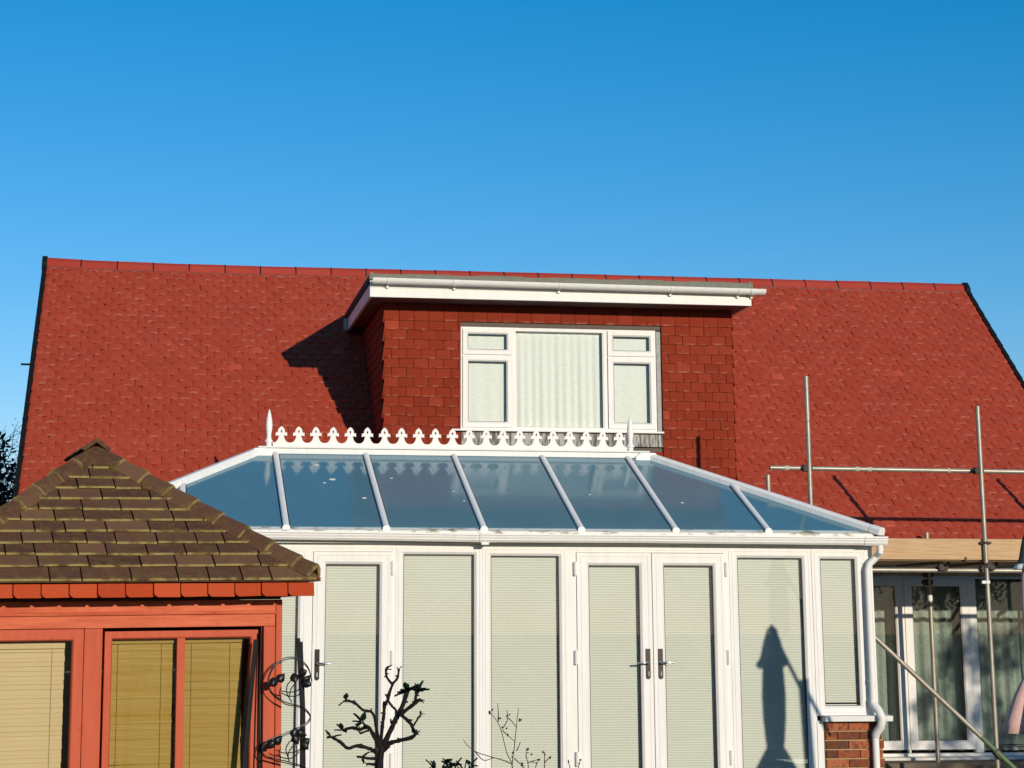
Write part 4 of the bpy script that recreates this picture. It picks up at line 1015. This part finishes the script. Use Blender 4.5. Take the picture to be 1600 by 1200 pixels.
# ================================================================== PLANTS
def plant(name, label, cat, base, k, org, trunk_mat, branches, group=None):
    """branches: list of (points in drawn units, r0, r1); k = metres per unit"""
    root = thing(name, label, cat, base, None, group); root['local'] = 1
    return root
def bconv(pts, org, k, yfun):
    return [Vector(((x_ - org[0]) * k, yfun(i), (org[1] - y_) * k)) for i, (x_, y_) in enumerate(pts)]
KM = 8.75 / 3179 / 3.81        # drawn unit at the shrub's distance
mg = thing('leafy_shrub', 'dark leggy evergreen shrub with knobbly bare branches before the glass doors', 'shrub', (.988, 9.02, -.25)); mg['local'] = 1
OM = (455, 686); ZM = .735 + .25
TR = [([(452, 960), (455, 820), (456, 686), (458, 640), (470, 560)], 19, 15), ]
BR = [([(450, 612), (400, 580), (320, 560), (262, 572), (215, 535), (160, 505)], 10, 7, -.06), ([(448, 634), (385, 632), (345, 622)], 8, 5, -.04), ([(445, 672), (418, 668), (385, 667)], 7, 5, .03),
      ([(460, 575), (420, 500), (385, 455), (340, 470), (300, 460), (240, 474)], 11, 6, .05), ([(385, 455), (365, 440), (352, 425)], 6, 4, .02), ([(400, 470), (365, 480), (335, 490)], 6, 4, -.02),
      ([(452, 530), (435, 465), (410, 375), (350, 355), (300, 315), (240, 296)], 7, 6, -.05), ([(462, 560), (470, 470), (480, 390), (486, 308)], 9, 8, .02),
      ([(487, 320), (500, 300), (512, 250), (527, 208)], 8, 7, -.02), ([(527, 208), (498, 175), (488, 150), (485, 120)], 6, 5, -.03), ([(527, 208), (560, 175), (572, 120)], 6, 5, .03), ([(500, 300), (525, 335), (548, 358), (545, 395), (528, 425)], 6, 6, -.03), ([(512, 258), (500, 272), (484, 268)], 5, 4, -.01),
      ([(475, 580), (500, 520), (535, 450), (570, 390), (605, 320), (628, 250)], 13, 10, .06), ([(575, 385), (620, 350), (665, 315), (692, 294)], 10, 7, -.04), ([(668, 312), (672, 280), (688, 245)], 8, 7, .02), ([(535, 455), (522, 430), (517, 408)], 5, 3, -.01),
      ([(580, 385), (615, 412), (640, 440), (648, 465), (662, 486)], 9, 7, -.05), ([(648, 462), (672, 430), (702, 388)], 5, 4, .03), ([(612, 408), (630, 420), (650, 416)], 5, 4, .01),
      ([(480, 570), (520, 545), (575, 530), (640, 512), (664, 484)], 11, 8, -.06), ([(475, 600), (505, 578), (520, 560)], 6, 4, .02), ([(300, 325), (298, 312), (297, 300)], 5, 3, 0), ([(410, 380), (404, 362), (400, 350)], 5, 3, 0)]
def yoff(i, n_, amp): return amp * (i / max(1, n_ - 1)) ** 1.2 + random.gauss(0, .002)
m = MB(); pts = TR[0][0]; m.tube([Vector(((x_ - OM[0]) * KM, 0, (OM[1] - y_) * KM + ZM)) for x_, y_ in [(452, 1960)] + pts], [34 * KM, 28 * KM, 25 * KM, 24 * KM, 22 * KM, 18 * KM], 10); part(m, 'trunk', 'bark', mg, True)
tips = []
for pts, r0, r1, amp in BR:
    q = len(pts); c_ = curve([Vector(((x_ - OM[0]) * KM, yoff(i, q, amp), (OM[1] - y_) * KM + ZM)) for i, (x_, y_) in enumerate(pts)], 5)
    rs = [(r0 + (r1 - r0) * i / (len(c_) - 1)) * 1.25 * KM * random.uniform(.85, 1.22) for i in range(len(c_))]
    m = MB(); m.tube(c_, rs, 7); tips.append((c_[-1], c_[-1] - c_[-3]))
    for _ in range(2 + len(c_) // 7):      # knobbly spurs and buds
        i_ = random.randrange(2, len(c_)); p_ = c_[i_]; d_ = Vector((random.gauss(0, 1), random.gauss(0, .5), random.gauss(.5, .8))).normalized(); l_ = random.uniform(6, 13) * KM + rs[i_]
        m.tube([p_, p_ + d_ * l_ * .6, p_ + d_ * l_], [rs[i_] * .75, rs[i_] * .55, rs[i_] * .3], 6)
    part(m, 'branch', 'bark', mg, True)
lf = [leaf_mesh(L_, W_, .006, 'leaf', 'dark_leaf') for L_, W_ in ((.040, .016), (.034, .020), (.028, .012), (.05, .022))]
def leaves(root, p, n_, spread, upw=.6, sizes=(0, 1, 2)):
    for _ in range(n_):
        o = link('leaf', lf[random.choice(sizes)], root); d_ = Vector((random.gauss(0, 1), random.gauss(0, 1), random.gauss(upw, .6))).normalized()
        o.location = Vector(p) + d_ * .004; o.rotation_euler = d_.to_track_quat('Z', 'Y').to_euler(); s_ = random.uniform(.9, 1.4) * spread; o.scale = (s_, s_, s_)
for idx, n_, sp in ((0, 5, .75), (1, 5, .75), (2, 2, .5), (3, 5, .8), (4, 6, 1.0), (5, 2, .5), (6, 5, .8), (9, 4, .6), (10, 3, .45), (13, 11, 1.15), (15, 11, 1.1), (14, 2, .5), (17, 2, .4), (18, 3, .5), (20, 5, .6)): leaves(mg, tips[idx][0], n_, sp)
lo = thing('low_shrub', 'tips of a low dark leafy shrub at the bottom edge', 'shrub', (1.19, 9.0, -.25)); lo['local'] = 1
for (x_, y_, n_, sp) in ((612, 692, 5, .7), (655, 694, 4, .7), (705, 680, 6, .9), (740, 676, 4, .9), (826, 676, 4, .8), (690, 650, 1, 1.2), (790, 706, 4, .8)):
    p = Vector(((x_ - 540) * KM - .02, random.gauss(0, .02), (OM[1] - y_) * KM + ZM)); m = MB(); m.tube(curve([(random.gauss(.08, .05), 0, 0), (p.x * .6, p.y, p.z * .6), tuple(p)], 4), [.006] * 5 + [.004] * 4, 6); part(m, 'stem', 'bark', lo, True)
    leaves(lo, p, n_, sp, .8, (0, 1, 3))
KT = 14.6 / 3179 / 3.81
tw = thing('twiggy_shrub', 'thin bare twiggy shrub with tiny dark buds below the double doors', 'shrub', (2.61, 15.0, -.25)); tw['local'] = 1
OT = (1230, 686); ZT = .335 + .25
TB = [[(1232, 1150), (1230, 900), (1228, 686), (1195, 600), (1165, 480), (1140, 420), (1095, 365)], [(1226, 900), (1226, 686), (1245, 560), (1262, 440), (1278, 345)], [(1165, 460), (1190, 425), (1200, 395), (1197, 352)], [(1200, 398), (1230, 425), (1256, 458)], [(1165, 470), (1200, 500), (1250, 540)], [(1224, 664), (1165, 640), (1110, 625), (1000, 590), (945, 550), (920, 520)], [(1236, 630), (1262, 655), (1290, 672), (1300, 700)], [(1320, 760), (1322, 670), (1312, 620), (1318, 578)], [(1322, 655), (1350, 648), (1382, 636)], [(1420, 760), (1421, 660), (1424, 600), (1410, 595)], [(1421, 655), (1440, 640), (1462, 622)], [(1140, 420), (1142, 370), (1139, 312)], [(1250, 590), (1262, 560), (1270, 535)], [(1000, 590), (1050, 640), (1110, 628)], [(1290, 760), (1285, 690), (1275, 650)], [(1352, 740), (1362, 690), (1378, 640)], [(1600, 800), (1575, 700), (1560, 640)], [(1620, 800), (1625, 690), (1640, 640)], [(1240, 900), (1330, 780), (1420, 690)], [(1240, 900), (1500, 800), (1610, 720)]]
for pts in TB:
    q = len(pts); amp = random.gauss(0, .06); c_ = curve([Vector(((x_ - OT[0]) * KT, amp * i / q, (OT[1] - y_) * KT + ZT)) for i, (x_, y_) in enumerate(pts)], 4); L0 = len(c_)
    m = MB(); m.tube(c_, [(3.6 - 1.9 * i / L0) * KT for i in range(L0)], 5); part(m, 'twig', 'twig', tw, True)
budm = MB(); budm.lathe((0, 0, 0), [(.001, -.007), (.005, -.003), (.0055, .002), (.003, .006), (.0005, .009)], 6); budme = budm.mesh('bud', 'bud', True)
for x_, y_ in ((1085, 362), (1100, 350), (1090, 372), (1198, 382), (1208, 380), (1190, 388), (1186, 458), (1165, 452), (1198, 497), (1278, 410), (1270, 412), (1230, 600), (1222, 622), (1318, 600), (1308, 606), (1318, 580), (1338, 608), (1310, 625), (1290, 665), (1280, 672), (1382, 640), (1350, 655), (1368, 660), (1410, 600), (1424, 612), (1455, 630), (1140, 400), (1148, 400), (1570, 660), (1630, 665), (1640, 645), (1562, 650)):
    o = link('bud', budme, tw); s_ = random.uniform(.8, 1.5); o.scale = (s_, s_, s_ * 1.1); o.location = ((x_ - OT[0]) * KT, random.gauss(0, .02), (OT[1] - y_) * KT + ZT); o.rotation_euler = (random.random(), random.random(), 0)

# trees beyond the left gable
bt = thing('bare_tree', 'leafless tree with fine pale-budded twigs beyond the left gable', 'tree', (-3.0, 30, -.25)); bt['local'] = 1
rnd = random.Random(3); tm = MB(); tw_pts = []; crown = MB()
def grow(p, d, L_, r, lvl):
    q = [p]; 
    for i in range(3): d = (d + Vector((rnd.gauss(0, .22), rnd.gauss(0, .22), rnd.gauss(.02, .16)))).normalized(); q.append(q[-1] + d * L_ / 3)
    (tm if lvl < 2 else crown).tube(q, [r, r * .85, r * .72, r * .6], 6 if lvl < 2 else 3, False)
    if lvl >= 3: tw_pts.append(q[-1]); tw_pts.append(q[1]); tw_pts.append(q[2])
    if lvl < 5:
        for _ in range(rnd.choice((3, 3, 4))):
            a = Vector((rnd.gauss(0, 1), rnd.gauss(0, 1), rnd.gauss(.1, .7))).normalized(); grow(q[rnd.choice((2, 3, 3))], (d * .9 + a * .8).normalized(), L_ * rnd.uniform(.62, .8), r * .58, lvl + 1)
for k_ in range(5): grow(Vector((rnd.gauss(0, .1), rnd.gauss(0, .1), 0)), Vector((.16 * k_ - .15, rnd.gauss(0, .2), 1)).normalized(), 1.65, .06, 0)
part(tm, 'trunk', 'bare_bark', bt, True); o = part(crown, 'crown_twigs', 'bare_bark', bt); o['kind'] = 'stuff'
bb_ = MB()
for p in tw_pts:
    if p.z < 1.6: continue
    for _ in range(1):
        c_ = p + Vector((rnd.gauss(0, .04), rnd.gauss(0, .04), rnd.gauss(0, .04))); s_ = rnd.uniform(.005, .012); bb_.add([c_ + Vector((s_, 0, 0)), c_ + Vector((-s_, 0, 0)), c_ + Vector((0, s_, 0)), c_ + Vector((0, 0, s_)), c_ + Vector((0, -s_, 0)), c_ + Vector((0, 0, -s_))], [(0, 2, 3), (2, 1, 3), (1, 4, 3), (4, 0, 3), (2, 0, 5), (1, 2, 5), (4, 1, 5), (0, 4, 5)])
o = part(bb_, 'buds', 'bare_bud', bt); o['kind'] = 'stuff'
ev = thing('evergreen_tree', 'dark evergreen beyond the left gable', 'tree', (-2.22, 26.6, -.25)); ev['local'] = 1
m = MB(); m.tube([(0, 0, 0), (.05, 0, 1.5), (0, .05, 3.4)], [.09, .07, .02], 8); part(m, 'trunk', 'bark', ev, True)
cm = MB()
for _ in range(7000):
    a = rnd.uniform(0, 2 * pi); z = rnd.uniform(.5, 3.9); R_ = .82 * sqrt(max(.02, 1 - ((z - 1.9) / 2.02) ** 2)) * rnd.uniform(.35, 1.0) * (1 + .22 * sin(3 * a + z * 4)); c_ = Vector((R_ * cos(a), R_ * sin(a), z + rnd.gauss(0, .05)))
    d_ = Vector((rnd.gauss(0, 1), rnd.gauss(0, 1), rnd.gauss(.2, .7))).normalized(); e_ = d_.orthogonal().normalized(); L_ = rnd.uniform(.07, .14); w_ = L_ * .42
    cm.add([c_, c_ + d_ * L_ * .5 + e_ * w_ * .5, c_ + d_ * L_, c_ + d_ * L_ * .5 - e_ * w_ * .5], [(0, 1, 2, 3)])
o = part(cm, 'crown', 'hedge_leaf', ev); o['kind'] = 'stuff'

# garden tree standing to the right of the view: its crown throws the dappled shade on the patio doors
gt = thing('garden_tree', 'small leafy garden tree whose dappled shade falls on the patio doors', 'tree', (12.75, 12.2, -.25)); gt['local'] = 1
m = MB(); m.tube([(0, 0, 0), (.04, .02, .9), (-.03, .03, 1.7), (.02, 0, 3.0)], [.085, .07, .055, .02], 10); part(m, 'trunk', 'twig', gt, True)
for k_ in range(6):
    a = k_ * 1.05; m = MB(); m.tube([(0, 0, 1.3 + .2 * k_), (.45 * cos(a), .45 * sin(a), 1.8 + .22 * k_), (.85 * cos(a), .85 * sin(a), 2.1 + .24 * k_)], [.035, .024, .012], 6); part(m, 'limb', 'twig', gt, True)
cm = MB()
clumps = [(rnd.uniform(-1.15, 1.15), rnd.uniform(-1.0, 1.0), rnd.uniform(1.9, 3.85), rnd.uniform(.16, .34)) for _ in range(150)]
for cx_, cy_, cz_, cr_ in clumps:
    if (cx_ / 1.3) ** 2 + (cy_ / 1.2) ** 2 + ((cz_ - 2.8) / 1.25) ** 2 > 1: continue
    for _ in range(44):
        d_ = Vector((rnd.gauss(0, 1), rnd.gauss(0, 1), rnd.gauss(0, 1))).normalized(); c_ = Vector((cx_, cy_, cz_)) + d_ * cr_ * rnd.uniform(.3, 1); e_ = d_.orthogonal().normalized(); f_ = d_.cross(e_); L_ = rnd.uniform(.06, .11)
        q_ = (e_ + d_ * rnd.gauss(0, .6)).normalized(); cm.add([c_, c_ + q_ * L_ * .5 + f_ * L_ * .28, c_ + q_ * L_, c_ + q_ * L_ * .5 - f_ * L_ * .28], [(0, 1, 2, 3)])
o = part(cm, 'crown', 'garden_leaf', gt); o['kind'] = 'stuff'
